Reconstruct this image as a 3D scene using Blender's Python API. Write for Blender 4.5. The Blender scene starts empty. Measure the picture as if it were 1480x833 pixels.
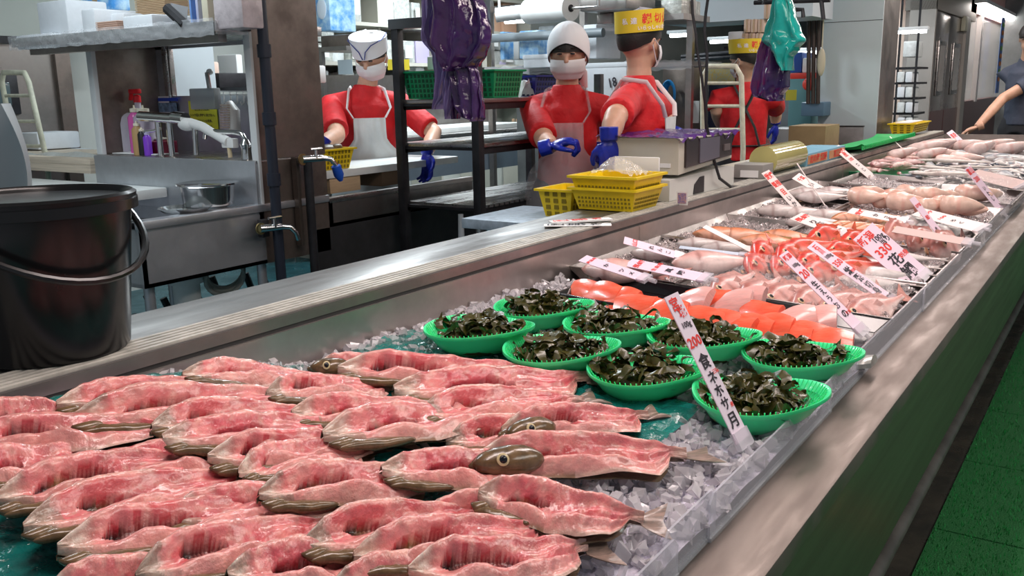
import bpy, bmesh, math, random
from mathutils import Vector, Matrix, noise
R=math.radians
rnd=random.Random(7)
COL=bpy.context.scene.collection
SC=bpy.context.scene
# ---------------------------------------------------------------- camera
FPX=1310.0; CAMZ=1.38
_w=Vector((908,-305.5,FPX)).normalized()
_g=-(0.02*_w.x+_w.y)/_w.z
_v=Vector((0.02,1,_g)).normalized()          # world down in camera space (x right, y down, z forward)
CX=_w; CZ=-_v; CY=CZ.cross(CX)
def ray(px,py):
    r=Vector((px-740,py-416.5,FPX)); return Vector((r.dot(CX),r.dot(CY),r.dot(CZ)))
def PZ(px,py,z):
    r=ray(px,py); t=(z-CAMZ)/r.z; return Vector((r.x*t,r.y*t,z))
def PY(px,py,y):
    r=ray(px,py); t=y/r.y; return Vector((r.x*t,y,CAMZ+r.z*t))
def PX(px,py,x):
    r=ray(px,py); t=x/r.x; return Vector((x,r.y*t,CAMZ+r.z*t))
cd=bpy.data.cameras.new('camera'); cam=bpy.data.objects.new('camera',cd); COL.objects.link(cam)
cd.sensor_width=36; cd.lens=FPX/1480*36; cd.clip_start=0.05; cd.clip_end=100
# camera axes in world coordinates: right, up, back
rx=Vector((CX.x,CY.x,CZ.x)); uy=-Vector((CX.y,CY.y,CZ.y)); bz=-Vector((CX.z,CY.z,CZ.z))
mw=Matrix(((rx.x,uy.x,bz.x,0),(rx.y,uy.y,bz.y,0),(rx.z,uy.z,bz.z,CAMZ),(0,0,0,1)))
cam.matrix_world=mw
SC.camera=cam
# ---------------------------------------------------------------- world, light, exposure
SC.view_settings.view_transform='Standard'; SC.view_settings.look='None'
SC.view_settings.exposure=0.0; SC.view_settings.gamma=1.0; SC.view_settings.use_curve_mapping=False
wd=bpy.data.worlds.new('world'); SC.world=wd; wd.use_nodes=True
wd.node_tree.nodes['Background'].inputs[0].default_value=(0.80,0.90,1.0,1)
wd.node_tree.nodes['Background'].inputs[1].default_value=0.28
def area(name,loc,sx,sy,power,col,rot=(0,0,0),spread=180):
    l=bpy.data.lights.new(name,'AREA'); l.shape='RECTANGLE'; l.size=sx; l.size_y=sy; l.energy=power; l.color=col; l.spread=R(spread)
    o=bpy.data.objects.new(name,l); COL.objects.link(o); o.location=loc; o.rotation_euler=rot; return o
area('inner_room_fill',(14.2,2.5,2.6),2.4,0.5,60,(1.0,0.93,0.88))  # added fill lamp that brightens the room behind the glass
PINK=(1.0,0.84,0.80); COOL=(0.86,0.95,1.0)
area('counter_lamp_light',(1.0,0.75,2.6),1.8,0.22,25,PINK)
area('counter_lamp_light',(3.2,0.75,2.6),2.0,0.22,27,PINK)
area('counter_lamp_light',(5.6,0.9,2.6),2.0,0.22,27,PINK)
area('counter_lamp_light',(8.0,1.0,2.6),2.0,0.22,27,PINK)
area('workroom_tube_light',(1.6,3.3,2.68),1.2,0.12,30,COOL)
area('workroom_tube_light',(4.2,3.4,2.68),1.2,0.12,60,COOL)
area('workroom_tube_light',(6.5,4.6,2.68),1.2,0.12,60,COOL)
area('workroom_tube_light',(8.6,2.9,2.68),1.2,0.12,48,COOL)
area('aisle_lamp_light',(2.4,-1.0,2.6),3.0,0.6,38,(1.0,0.93,0.86))
area('aisle_lamp_light',(9.5,0.2,2.6),3.5,0.3,55,(1.0,0.90,0.82))
# ---------------------------------------------------------------- materials
_mats={}
def mat(name,col=(.8,.8,.8),rough=.5,metal=0.0,noise=None,col2=None,bump=None,stretch=None,trans=0.0,alpha=1.0,spec=.5,emit=0.0,ior=1.45,sss=0.0,coat=0.0,vcol=False,rnoise=0.0,gen=False):
    if name in _mats: return _mats[name]
    m=bpy.data.materials.new(name); m.use_nodes=True; nt=m.node_tree; b=nt.nodes['Principled BSDF']
    I=b.inputs
    I['Base Color'].default_value=(*col,1); I['Roughness'].default_value=rough; I['Metallic'].default_value=metal
    I['Transmission Weight'].default_value=trans; I['Alpha'].default_value=alpha; I['IOR'].default_value=ior
    I['Specular IOR Level'].default_value=spec; I['Coat Weight'].default_value=coat; I['Coat Roughness'].default_value=.08
    if sss: I['Subsurface Weight'].default_value=sss; I['Subsurface Radius'].default_value=(.02,.006,.004); I['Subsurface Scale'].default_value=.6
    if emit: I['Emission Color'].default_value=(*col,1); I['Emission Strength'].default_value=emit
    base=None
    tc=nt.nodes.new('ShaderNodeTexCoord'); mp=nt.nodes.new('ShaderNodeMapping'); nt.links.new(tc.outputs['Generated' if gen else 'Object'],mp.inputs[0])
    if stretch: mp.inputs['Scale'].default_value=stretch
    if vcol:
        at=nt.nodes.new('ShaderNodeAttribute'); at.attribute_name='Col'; base=at.outputs['Color']
    if noise:
        n=nt.nodes.new('ShaderNodeTexNoise'); n.inputs['Scale'].default_value=noise[0]; n.inputs['Detail'].default_value=5; n.inputs['Roughness'].default_value=.6
        nt.links.new(mp.outputs[0],n.inputs['Vector'])
        rp=nt.nodes.new('ShaderNodeMapRange'); rp.inputs[1].default_value=.35; rp.inputs[2].default_value=.65
        nt.links.new(n.outputs[0],rp.inputs[0])
        mx=nt.nodes.new('ShaderNodeMix'); mx.data_type='RGBA'
        c2=col2 if col2 else tuple(c*(1-noise[1]) for c in col)
        if vcol:
            mx.blend_type='MULTIPLY'; mx.inputs[0].default_value=1
            mr=nt.nodes.new('ShaderNodeMapRange'); mr.inputs[3].default_value=1-noise[1]; mr.inputs[4].default_value=1+noise[1]*.4
            nt.links.new(rp.outputs[0],mr.inputs[0]); nt.links.new(base,mx.inputs[6]); nt.links.new(mr.outputs[0],mx.inputs[7])
        else:
            mx.inputs[6].default_value=(*col,1); mx.inputs[7].default_value=(*c2,1); nt.links.new(rp.outputs[0],mx.inputs[0])
        base=mx.outputs[2]
        if rnoise:
            m2=nt.nodes.new('ShaderNodeMapRange'); m2.inputs[3].default_value=max(.02,rough-rnoise); m2.inputs[4].default_value=rough+rnoise
            nt.links.new(rp.outputs[0],m2.inputs[0]); nt.links.new(m2.outputs[0],I['Roughness'])
    if base: nt.links.new(base,I['Base Color'])
    if bump:
        n2=nt.nodes.new('ShaderNodeTexNoise'); n2.inputs['Scale'].default_value=bump[0]; n2.inputs['Detail'].default_value=4
        nt.links.new(mp.outputs[0],n2.inputs['Vector'])
        bp=nt.nodes.new('ShaderNodeBump'); bp.inputs['Strength'].default_value=bump[1]; bp.inputs['Distance'].default_value=bump[2] if len(bump)>2 else .01
        nt.links.new(n2.outputs[0],bp.inputs['Height']); nt.links.new(bp.outputs[0],I['Normal'])
    _mats[name]=m; return m
STEEL=mat('steel',(.56,.55,.54),.3,1,noise=(3,.3),stretch=(1,6,6),bump=(60,.04,.002),rnoise=.12)
STEELD=mat('steel_dull',(.42,.39,.37),.38,1,noise=(4,.4),bump=(30,.05,.002),rnoise=.1)
STEELB=mat('steel_brown',(.30,.25,.22),.42,.85,noise=(5,.5),bump=(20,.06,.003),rnoise=.12)
STEELR=mat('steel_rim',(.22,.19,.17),.58,.9,noise=(6,.45),col2=(.26,.22,.20),stretch=(1,5,1),bump=(90,.08,.002),rnoise=.15)
SINKS=mat('sink_steel',(.60,.63,.67),.42,.85,noise=(4,.25),bump=(30,.05,.002),rnoise=.1)
CHROME=mat('chrome',(.8,.8,.8),.12,1)
BLKM=mat('black_metal',(.035,.035,.04),.42,.3,noise=(12,.5),bump=(40,.1,.002))
BLKP=mat('black_plastic',(.012,.012,.013),.22,0,noise=(8,.5),spec=.5)
RIBP=mat('rib_plastic',(.58,.56,.50),.45,noise=(20,.35))
DARKP=mat('dark_gap',(.03,.03,.03),.6)
WHITE=mat('white_paint',(.66,.69,.70),.5,noise=(3,.08))
FOAM=mat('white_foam',(.68,.72,.76),.75,noise=(30,.05),bump=(200,.2,.002))
CREAMW=mat('cream_wall',(.62,.64,.60),.6,noise=(2,.1))
PAPER=mat('paper',(.85,.85,.84),.7)
BLUEBOX=mat('blue_box',(.06,.30,.72),.45,noise=(14,.5),col2=(.55,.78,.92))
CARDB=mat('cardboard',(.50,.36,.22),.8,noise=(10,.15),stretch=(1,1,8))
WOODC=mat('thin_wood',(.66,.43,.27),.7,noise=(25,.3),stretch=(1,1,10))
PLASTW=mat('milky_plastic',(.82,.84,.83),.4,noise=(6,.1))
CLEAR=mat('clear_plastic',(.85,.88,.92),.12,alpha=.3,bump=(25,.6,.01))
CLEARG=mat('acrylic',(.80,.80,.88),.08,alpha=.33,bump=(6,.1,.01))
YELP=mat('yellow_plastic',(.86,.62,.01),.35,noise=(20,.12))
GRNP=mat('green_plastic',(.02,.62,.17),.35,noise=(30,.15),sss=.15)
GRND=mat('dark_green_plastic',(.01,.28,.11),.35)
BLUG=mat('blue_glove',(.015,.03,.42),.28,noise=(30,.4),bump=(60,.4,.004))
TEAL=mat('teal_plastic',(.01,.30,.32),.35,noise=(8,.2))
# ---------------------------------------------------------------- object helpers
def tag(o,label=None,cat=None,group=None,kind=None):
    if label: o['label']=label
    if cat: o['category']=cat
    if group: o['group']=group
    if kind: o['kind']=kind
    return o
def thing(name,label,cat,loc=(0,0,0),rz=0,group=None,kind=None):
    o=bpy.data.objects.new(name,None); o.empty_display_size=.05; COL.objects.link(o); o.location=loc; o.rotation_euler=(0,0,rz)
    return tag(o,label,cat,group,kind)
def wloc(o):
    v=Vector((0,0,0))
    while o is not None: v+=o.location; o=o.parent
    return v
class MB:
    def __init__(s): s.v=[]; s.f=[]; s.c=[]; s.m=[]; s.cur=(1,1,1); s.mi=0
    def add(s,vs,fs,col=None):
        n=len(s.v); s.v+= [tuple(p) for p in vs]; s.f+=[tuple(i+n for i in f) for f in fs]
        s.c+=[col or s.cur]*len(vs); s.m+=[s.mi]*len(fs); return s
    def box(s,c,d,rot=None,bev=0.0):
        hx,hy,hz=d[0]/2,d[1]/2,d[2]/2; M=rot if rot else Matrix.Identity(3)
        if isinstance(rot,(int,float)): M=Matrix.Rotation(rot,3,'Z')
        c=Vector(c)
        if bev<=0:
            vs=[c+M@Vector((x*hx,y*hy,z*hz)) for x in(-1,1) for y in(-1,1) for z in(-1,1)]
            return s.add(vs,[(0,1,3,2),(4,6,7,5),(0,4,5,1),(2,3,7,6),(0,2,6,4),(1,5,7,3)])
        bm=bmesh.new(); bmesh.ops.create_cube(bm,size=1)
        for v in bm.verts: v.co=Vector((v.co.x*2*hx,v.co.y*2*hy,v.co.z*2*hz))
        bmesh.ops.bevel(bm,geom=bm.edges[:],offset=min(bev,hx*.9,hy*.9,hz*.9),segments=2,affect='EDGES',profile=.6)
        bm.verts.ensure_lookup_table()
        vs=[c+M@v.co for v in bm.verts]; fs=[[v.index for v in f.verts] for f in bm.faces]; bm.free()
        return s.add(vs,fs)
    def b2(s,a,b,bev=0.0):
        a=Vector(a); b=Vector(b); return s.box((a+b)/2,[abs(b[i]-a[i]) for i in range(3)],bev=bev)
    def lathe(s,prof,c=(0,0,0),n=24,rot=None,sx=1,sy=1):
        c=Vector(c); M=rot or Matrix.Identity(3); vs=[];fs=[]
        for r,z in prof:
            for k in range(n):
                a=2*math.pi*k/n; vs.append(c+M@Vector((r*math.cos(a)*sx,r*math.sin(a)*sy,z)))
        for i in range(len(prof)-1):
            for k in range(n):
                a=i*n+k;b=i*n+(k+1)%n; fs.append((a,b,b+n,a+n))
        if prof[0][0]>1e-5: fs.append(tuple(range(n))[::-1])
        if prof[-1][0]>1e-5: fs.append(tuple((len(prof)-1)*n+k for k in range(n)))
        return s.add(vs,fs)
    def cyl(s,a,b,r,r2=None,n=12):
        return s.tube([a,b],[r,r2 if r2 is not None else r],n)
    def tube(s,pts,r,n=10,flat=1.0,upv=None):
        pts=[Vector(p) for p in pts]; rs=r if isinstance(r,(list,tuple)) else [r]*len(pts)
        vs=[];fs=[];up=upv
        for i,p in enumerate(pts):
            t=(pts[min(i+1,len(pts)-1)]-pts[max(i-1,0)]).normalized()
            if up is None:
                up=Vector((0,0,1)) if abs(t.z)<.9 else Vector((1,0,0))
            x=t.cross(up).normalized(); up=x.cross(t).normalized()
            for k in range(n):
                a=2*math.pi*k/n; vs.append(p+x*math.cos(a)*rs[i]+up*math.sin(a)*rs[i]*flat)
        for i in range(len(pts)-1):
            for k in range(n):
                a=i*n+k;b=i*n+(k+1)%n; fs.append((a,b,b+n,a+n))
        fs.append(tuple(range(n))[::-1]); fs.append(tuple((len(pts)-1)*n+k for k in range(n)))
        return s.add(vs,fs)
    def grid(s,fn,nu,nv,colfn=None,flip=False):
        n=len(s.v); 
        for i in range(nu+1):
            for j in range(nv+1):
                u=i/nu;v=j/nv; s.v.append(tuple(fn(u,v))); s.c.append(colfn(u,v) if colfn else s.cur)
        for i in range(nu):
            for j in range(nv):
                a=n+i*(nv+1)+j; q=(a,a+nv+1,a+nv+2,a+1); s.f.append(q[::-1] if flip else q); s.m.append(s.mi)
        return s
    def ell(s,c,r,n=14,m=9,rot=None):
        c=Vector(c); M=rot or Matrix.Identity(3)
        prof=[(math.sin(math.pi*i/m),-math.cos(math.pi*i/m)) for i in range(m+1)]
        vs=[c+M@Vector((0,0,-r[2]))];fs=[]
        for i in range(1,m):
            q,z=prof[i]
            for k in range(n):
                a=2*math.pi*k/n; vs.append(c+M@Vector((q*math.cos(a)*r[0],q*math.sin(a)*r[1],z*r[2])))
        vs.append(c+M@Vector((0,0,r[2])))
        for k in range(n):
            fs.append((0,1+(k+1)%n,1+k)); e=1+(m-2)*n; fs.append((len(vs)-1,e+k,e+(k+1)%n))
        for i in range(m-2):
            for k in range(n):
                a=1+i*n+k;b=1+i*n+(k+1)%n; fs.append((a,b,b+n,a+n))
        return s.add(vs,fs)
    def prism(s,outline,ax,h0,h1):
        # outline 2D polygon, extruded along axis ax from h0 to h1
        n=len(outline)
        def P(a,b,h):
            return {'z':(a,b,h),'y':(a,h,b),'x':(h,a,b)}[ax]
        vs=[P(a,b,h0) for a,b in outline]+[P(a,b,h1) for a,b in outline]
        fs=[tuple(range(n))[::-1],tuple(range(n,2*n))]+[(k,(k+1)%n,(k+1)%n+n,k+n) for k in range(n)]
        return s.add(vs,fs)
    def mesh(s,name,m,smooth=40,off=Vector((0,0,0)),wcol=False):
        me=bpy.data.meshes.new(name); me.from_pydata([(p[0]-off[0],p[1]-off[1],p[2]-off[2]) for p in s.v],[],s.f)
        for mm in (m if isinstance(m,(list,tuple)) else [m]): me.materials.append(mm)
        if isinstance(m,(list,tuple)): me.polygons.foreach_set('material_index',s.m)
        if wcol:
            a=me.color_attributes.new('Col','FLOAT_COLOR','POINT'); a.data.foreach_set('color',[x for c in s.c for x in (c[0],c[1],c[2],1.0)])
        if smooth:
            me.polygons.foreach_set('use_smooth',[True]*len(me.polygons)); me.set_sharp_from_angle(angle=R(smooth))
        me.update(); return me
    def build(s,name,m,parent=None,smooth=40,world=True,wcol=False,origin=None,**tg):
        off=wloc(parent) if (parent is not None and world) else (Vector(origin) if origin else Vector((0,0,0)))
        me=s.mesh(name,m,smooth,off,wcol)
        o=bpy.data.objects.new(name,me); COL.objects.link(o); 
        if parent is not None: o.parent=parent
        elif origin: o.location=origin
        return tag(o,**tg)
def ob(name,me,parent=None,loc=(0,0,0),rot=(0,0,0),sc=1,**tg):
    o=bpy.data.objects.new(name,me); COL.objects.link(o); o.location=loc; o.rotation_euler=rot; o.scale=(sc,sc,sc) if isinstance(sc,(int,float)) else sc
    if parent: o.parent=parent
    return tag(o,**tg)
def copy_tree(o,parent=None):
    c=o.copy(); COL.objects.link(c); c.parent=parent
    for ch in list(o.children): copy_tree(ch,c)
    return c
def chars(items,mats_,name,parent,frame,world=True):
    """items: (text, x, y, size, matindex[, angle]) in a local plane; frame(x,y)->world point, normal offset included"""
    vs=[];fs=[];mi=[]
    for it in items:
        txt,x,y,sz,k=it[:5]; ang=it[5] if len(it)>5 else 0; wx=it[6] if len(it)>6 else 1
        c=bpy.data.curves.new('t','FONT'); c.body=txt; c.size=sz; c.align_x='CENTER'; c.align_y='CENTER'; c.resolution_u=2; c.offset=sz*.022
        o=bpy.data.objects.new('t',c); COL.objects.link(o)
        dg=bpy.context.evaluated_depsgraph_get(); me=bpy.data.meshes.new_from_object(o.evaluated_get(dg))
        n=len(vs); ca,sa=math.cos(ang),math.sin(ang)
        for v in me.vertices:
            a,b=v.co.x*wx,v.co.y; vs.append(tuple(frame(x+a*ca-b*sa,y+a*sa+b*ca)))
        for p in me.polygons: fs.append(tuple(i+n for i in p.vertices)); mi.append(k)
        bpy.data.objects.remove(o); bpy.data.meshes.remove(me); bpy.data.curves.remove(c)
    b=MB(); b.v=vs; b.f=fs; b.c=[(1,1,1)]*len(vs); b.m=mi
    return b.build(name,mats_,parent,smooth=0,world=world)
INKR=mat('red_ink',(.80,.04,.03),.6); INKB=mat('black_ink',(.03,.025,.035),.6); INKU=mat('blue_ink',(.03,.08,.5),.6); INKW=mat('white_ink',(.85,.82,.85),.6)
def ordn(i): return ['first','second','third','fourth','fifth','sixth','seventh','eighth','ninth','tenth','eleventh','twelfth','thirteenth','fourteenth','fifteenth','sixteenth'][i]
def zbed(y): return 0.80+(y-0.40)*0.055
# ---------------------------------------------------------------- setting
def struct(b,name,m,**k): return b.build(name,m,smooth=0,kind='structure',**k)
WET=mat('wet_floor',(.085,.075,.062),.28,noise=(5,.6),col2=(.03,.03,.028),bump=(12,.25,.01),rnoise=.15)
struct(MB().b2((-2,-4,-.1),(20,7,0)),'floor',WET)
struct(MB().b2((-2,-4,2.75),(20,7,2.85)),'ceiling',WHITE)
struct(MB().b2((-2,5.9,0),(20,6.0,2.75)),'wall_back',CREAMW)
struct(MB().b2((16.0,-4,0),(16.1,7,2.75)),'wall_far',mat('far_wall',(.30,.33,.34),.6,noise=(1.5,.4)))
# work room floor painted blue green
struct(MB().b2((-2,1.7,0),(10,5.9,.004)),'trim_floor_paint',mat('blue_floor',(.015,.12,.15),.3,noise=(3,.5),rnoise=.1))
# ---- display counter
ctr=thing('display_counter','long stainless steel fish display counter with a ribbed rear shelf','counter',(4.5,.8,0))
X0,X1=-.3,8.25
b=MB()
b.b2((X0,1.37,.93),(X1,1.545,.975),.004)
b.build('rear_shelf',mat('shelf_steel',(.38,.37,.36),.42,.95,noise=(3,.35),stretch=(1,6,6),bump=(60,.04,.002),rnoise=.1),ctr)
b=MB().b2((X0,1.29,.951),(X1,1.372,.972))
b.build('shelf_edge',mat('edge_steel',(.42,.37,.35),.42,.95,noise=(5,.3),rnoise=.08),ctr)
b=MB()
for k in range(5):
    y=1.296+k*.0155; b.b2((X0,y,.972),(X1,y+.0095,.979),.0015)
b.build('ribbed_strip',RIBP,ctr)
MB().b2((X0,1.293,.970),(X1,1.371,.974)).build('strip_bed',mat('strip_bed',(.16,.155,.15),.5),ctr)
MB().b2((X0,1.291,.943),(X1,1.31,.9505)).build('shelf_gap',DARKP,ctr)
b=MB().b2((X0,1.285,.70),(X1,1.30,.943))
for x in (2.62,5.1,7.4): b.b2((x,1.283,.80),(x+.003,1.286,.94))
b.build('inner_wall',mat('inner_steel',(.60,.55,.52),.36,.9,noise=(5,.25),bump=(30,.05,.002),rnoise=.08),ctr)
MB().b2((X0,1.31,0),(X1,1.52,.93)).build('back_panel',STEELD,ctr)
MB().prism([(.40,.74),(1.285,.74+.05),(1.285,.70),(.40,.68)],'x',X0,X1).build('tray_bed',STEEL,ctr)
b=MB().b2((X0,.312,.765),(X1,.408,.80),.006)
b.build('front_rim',STEELR,ctr)
MB().prism([(.318,.765),(.36,.38),(.38,.38),(.34,.765)],'x',X0,X1).build('front_panel',mat('front_steel',(.12,.10,.085),.36,.4,noise=(3,.3),stretch=(.3,1,4),bump=(7,.06,.01),rnoise=.05),ctr)
MB().b2((X0,.60,0),(X1,.64,.70)).build('kick_plate',STEELD,ctr)
MB().tube([(X0,.45,.10),(X1,.45,.10)],.025).build('drain_pipe',mat('grey_pipe',(.14,.13,.12),.5,noise=(10,.4)),ctr)
MB().b2((X1,.312,.38),(X1+.02,1.545,.95)).build('end_panel',STEELD,ctr)
b=MB().lathe([(.016,0),(.016,.004),(.012,.006),(.0,.006)],(0,0,0),20,Matrix.Rotation(R(90),3,'X'))
b.v=[(p[0]+PY(238,553,1.285).x,p[1]+1.285,p[2]+PY(238,553,1.285).z) for p in b.v]
b.build('bolt_cap',STEELD,ctr)
# acrylic guards: three overlapping strips
for i,(xa,xb,za) in enumerate(((.55,.93,.855),(.90,1.06,.868),(1.03,1.60,.865),(1.56,2.5,.86),(2.46,3.6,.86),(3.55,5.2,.86),(5.1,7.2,.86))):
    y=.400+.004*(i%2)
    t=thing('guard_panel',None,'guard',((xa+xb)/2,y,.80))
    t['label']=['short clear acrylic guard strip at the nearest corner of the counter','tiny clear acrylic strip overlapping between the two nearest guards','clear acrylic guard in front of the ice and seaweed baskets','clear guard strip beside the black salmon tray','clear guard strip in front of the pink bream trays','clear guard strip beside the middle steel trays','clear guard strip beside the far heaps of small fish'][i]
    b=MB(); L=xb-xa
    b.prism([(xa,.80),(xb,.80),(xb,za-.012),(xb-.012,za),(xa+.012,za),(xa,za-.012)],'y',y,y+.003)
    b.build('panel',CLEARG,t)
    MB().b2((xa,y-.002,.80),(xb,y+.006,.806)).build('foot_strip',CLEAR,t)
# ---- turf carpet
TURF=mat('turf',(.02,.24,.06),.8,noise=(220,.6),col2=(.07,.40,.12),bump=(300,1.0,.02))
b=MB()
for k in range(13):
    xa=.4+k*.62; b.b2((xa,-1.6,.0),(xa+.612,.388,.018))
b.build('turf_mat',TURF,label='green artificial turf mat along the customer side of the counter',cat='mat')
GR=mat('grass_blade',(.03,.36,.08),.6)
b=MB(); r2=random.Random(3)
for k in range(14000):
    x=1.2+r2.random()**1.5*4; y=.385-r2.random()*.75*min(1,(x/2.6)); 
    if y<.388-0.55*(x-.9): continue
    a=r2.random()*6.28; w=.0022; h=.009+r2.random()*.007; dx=math.cos(a)*w; dy=math.sin(a)*w
    b.add([(x-dx,y-dy,.017),(x+dx,y+dy,.017),(x+r2.uniform(-.006,.006),y+r2.uniform(-.006,.006),.017+h)],[(0,1,2)])
b.build('turf_pile',GR,smooth=0,kind='stuff',label='short green plastic grass pile on the turf mat',cat='grass')
b=MB().lathe([(0,0),(.035,.0),(.05,.02),(.05,.05),(.035,.07),(0,.075)],(2.62,.02,.018),18)
b.build('red_ball',mat('redp',(.85,.02,.04),.4),label='bright red rounded object lying on the green turf at the right edge',cat='object')
# ---- pillar
p=PX(1190,190,7.2); yl=2.0; yr=1.59
struct(MB().b2((7.2,yr,0),(7.72,yl,2.75)),'wall_pillar',STEELD)
b=MB().b2((7.185,yr+.0,.55),(7.2,yl+.02,2.75))
pt=b.build('pillar_board',mat('pale_board',(.52,.60,.63),.5,noise=(2,.05)),label='pale blue grey board covering the pillar front',cat='board')
for z in (PX(1200,33,7.19).z,): MB().b2((7.184,yr,z),(7.186,yl+.02,z+.004)).build('board_joint',DARKP,pt)
t=thing('steel_sheet','grey steel sheet leaning against the foot of the pillar','sheet',(6.95,1.85,.9))
a=PX(1182,182,6.95); c=PX(1248,182,6.95)
MB().b2((6.95,c.y,.01),(6.965,a.y,a.z),.002).build('sheet',mat('lead_steel',(.33,.32,.33),.45,.8,noise=(5,.4),bump=(20,.1,.003)),t)
MB().b2((6.946,c.y-.004,a.z-.006),(6.969,a.y+.004,a.z+.003)).build('edge_trim',BLKM,t)
# ---- cold room with stainless sliding doors, and glazed red wall
CR=mat('coldroom_panel',(.46,.43,.40),.4,.4,noise=(2,.15))
struct(MB().b2((10.45,1.80,.0),(10.5,2.05,2.35)),'wall_coldroom',CR)
struct(MB().b2((10.45,1.80,2.10),(13.2,2.1,2.35)),'trim_coldroom_head',mat('head_steel',(.22,.20,.18),.5,.6))
struct(MB().b2((12.45,1.79,0),(12.75,1.9,2.12)),'trim_coldroom_post',CR)
DOORM=mat('door_steel',(.55,.50,.48),.22,.9,noise=(2,.2),rnoise=.08)
for k,(xa,xb) in enumerate(((10.52,11.45),(11.45,12.44))):
    t=thing('door_%d'%(k+1),None,None,((xa+xb)/2,1.82,0),kind='structure'); 
    MB().b2((xa,1.82,0),(xb,1.86,2.1),.01).build('door_leaf',DOORM,t)
    MB().b2((xa+.02,1.815,0),(xb-.02,1.82,1.06)).build('kick_panel',mat('door_dark',(.16,.06,.06),.25,.6),t)
    w=MB()
    w.b2((xa+.28,1.80,1.22),(xb-.25,1.815,1.80),.03); w.build('window_frame',STEEL,t)
    MB().b2((xa+.33,1.797,1.27),(xb-.30,1.80,1.75)).build('window_pane',mat('door_glass',(.35,.32,.30),.08,.3),t)
MB().b2((12.2,1.77,1.95),(12.4,1.82,2.12),.01).build('door_closer',mat('closer',(.55,.53,.42),.5),label='beige door closer box above the cold room door',cat='door closer')
RED=mat('dark_red_panel',(.10,.008,.012),.3,noise=(2,.3))
struct(MB().b2((12.75,1.8,0),(16,1.9,1.12)),'wall_red_base',RED)
GLASSW=mat('frosted_glass',(.80,.72,.68),.12,alpha=.22)
struct(MB().b2((12.75,1.84,1.12),(16,1.86,2.2)),'window_1',GLASSW)
struct(MB().b2((12.75,1.80,2.2),(16,1.9,2.75)),'wall_band',mat('pink_wall',(.75,.45,.42),.5))
struct(MB().b2((12.75,3.2,0),(16,3.25,2.75)),'wall_inner_room',mat('cream_room',(.8,.76,.7),.6))
struct(MB().b2((13.6,1.78,1.1),(13.75,1.84,2.2)),'trim_glass_post',mat('post_white',(.75,.7,.68),.4))
t=thing('ceiling_light','bright strip light along the top of the glazed red wall','light',(14,1.7,2.25))
MB().b2((12.8,1.66,2.24),(16,1.74,2.30)).build('tube',mat('tube_on',(1,.95,.9),.5,emit=9),t); MB().b2((12.8,1.64,2.30),(16,1.78,2.34)).build('housing',WHITE,t)
# vertical banner
t=thing('hanging_banner','narrow blue banner with fish pictures hanging on the glazed wall','banner',(14.0,1.7,1.7))
a=PY(1450,25,1.66); c=PY(1436,135,1.66); 
MB().b2((a.x-.1,1.66,c.z),(a.x+.25,1.664,a.z)).build('cloth',mat('banner_blue',(.16,.30,.75),.6,noise=(5,.2)),t)
for k in range(8):
    z=a.z-.1-k*.105
    MB().ell((a.x+.08,1.655,z),(.12,.006,.035)).build('fish_picture',mat('orange_fish',(.8,.28,.10),.6) if k%3 else mat('green_pic',(.2,.5,.15),.6),t)
# ---- bulkhead over the back of the work room
struct(MB().b2((6.5,1.9,1.83),(7.0,3.0,2.75)),'trim_bulkhead',mat('bulkhead',(.50,.56,.60),.5,noise=(1.5,.08)))
def tube_light(x,y,z,L,lab,ax='y'):
    t=thing('ceiling_light',lab,'light',(x,y,z))
    d=(.03,L/2,.015) if ax=='y' else (L/2,.03,.015)
    MB().box((x,y,z+.03),(d[0]*2.6,d[1]*2,.03),bev=.004).build('housing',WHITE,t)
    a=(x,y-L/2+.02,z) if ax=='y' else (x-L/2+.02,y,z); c=(x,y+L/2-.02,z) if ax=='y' else (x+L/2-.02,y,z)
    MB().cyl(a,c,.016).build('tube',mat('tube_cool',(.93,.98,1),.5,emit=12),t); return t
a=PX(985,51,8.0); tube_light(8.0,a.y,a.z,.26,'fluorescent tube just right of the yellow hatted worker','y')
a=PX(1044,60,8.6); tube_light(8.6,a.y,a.z,.28,'fluorescent tube left of the foam box stack','y')
a=PX(1318,46,9.6); tube_light(9.6,a.y,a.z,.3,'fluorescent tube seen between pillar and cold room','y')
a=PX(1172,76,9.0); tube_light(9.0,a.y,a.z,.35,'low fluorescent tube behind the teal bag','y')
a=PX(745,29,5.2); tube_light(5.2,a.y,a.z-.005,.2,'short strip lamp under the white film rolls','y')
def sm(a,b,x):
    t=min(1,max(0,(x-a)/(b-a))); return t*t*(3-2*t)
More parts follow.
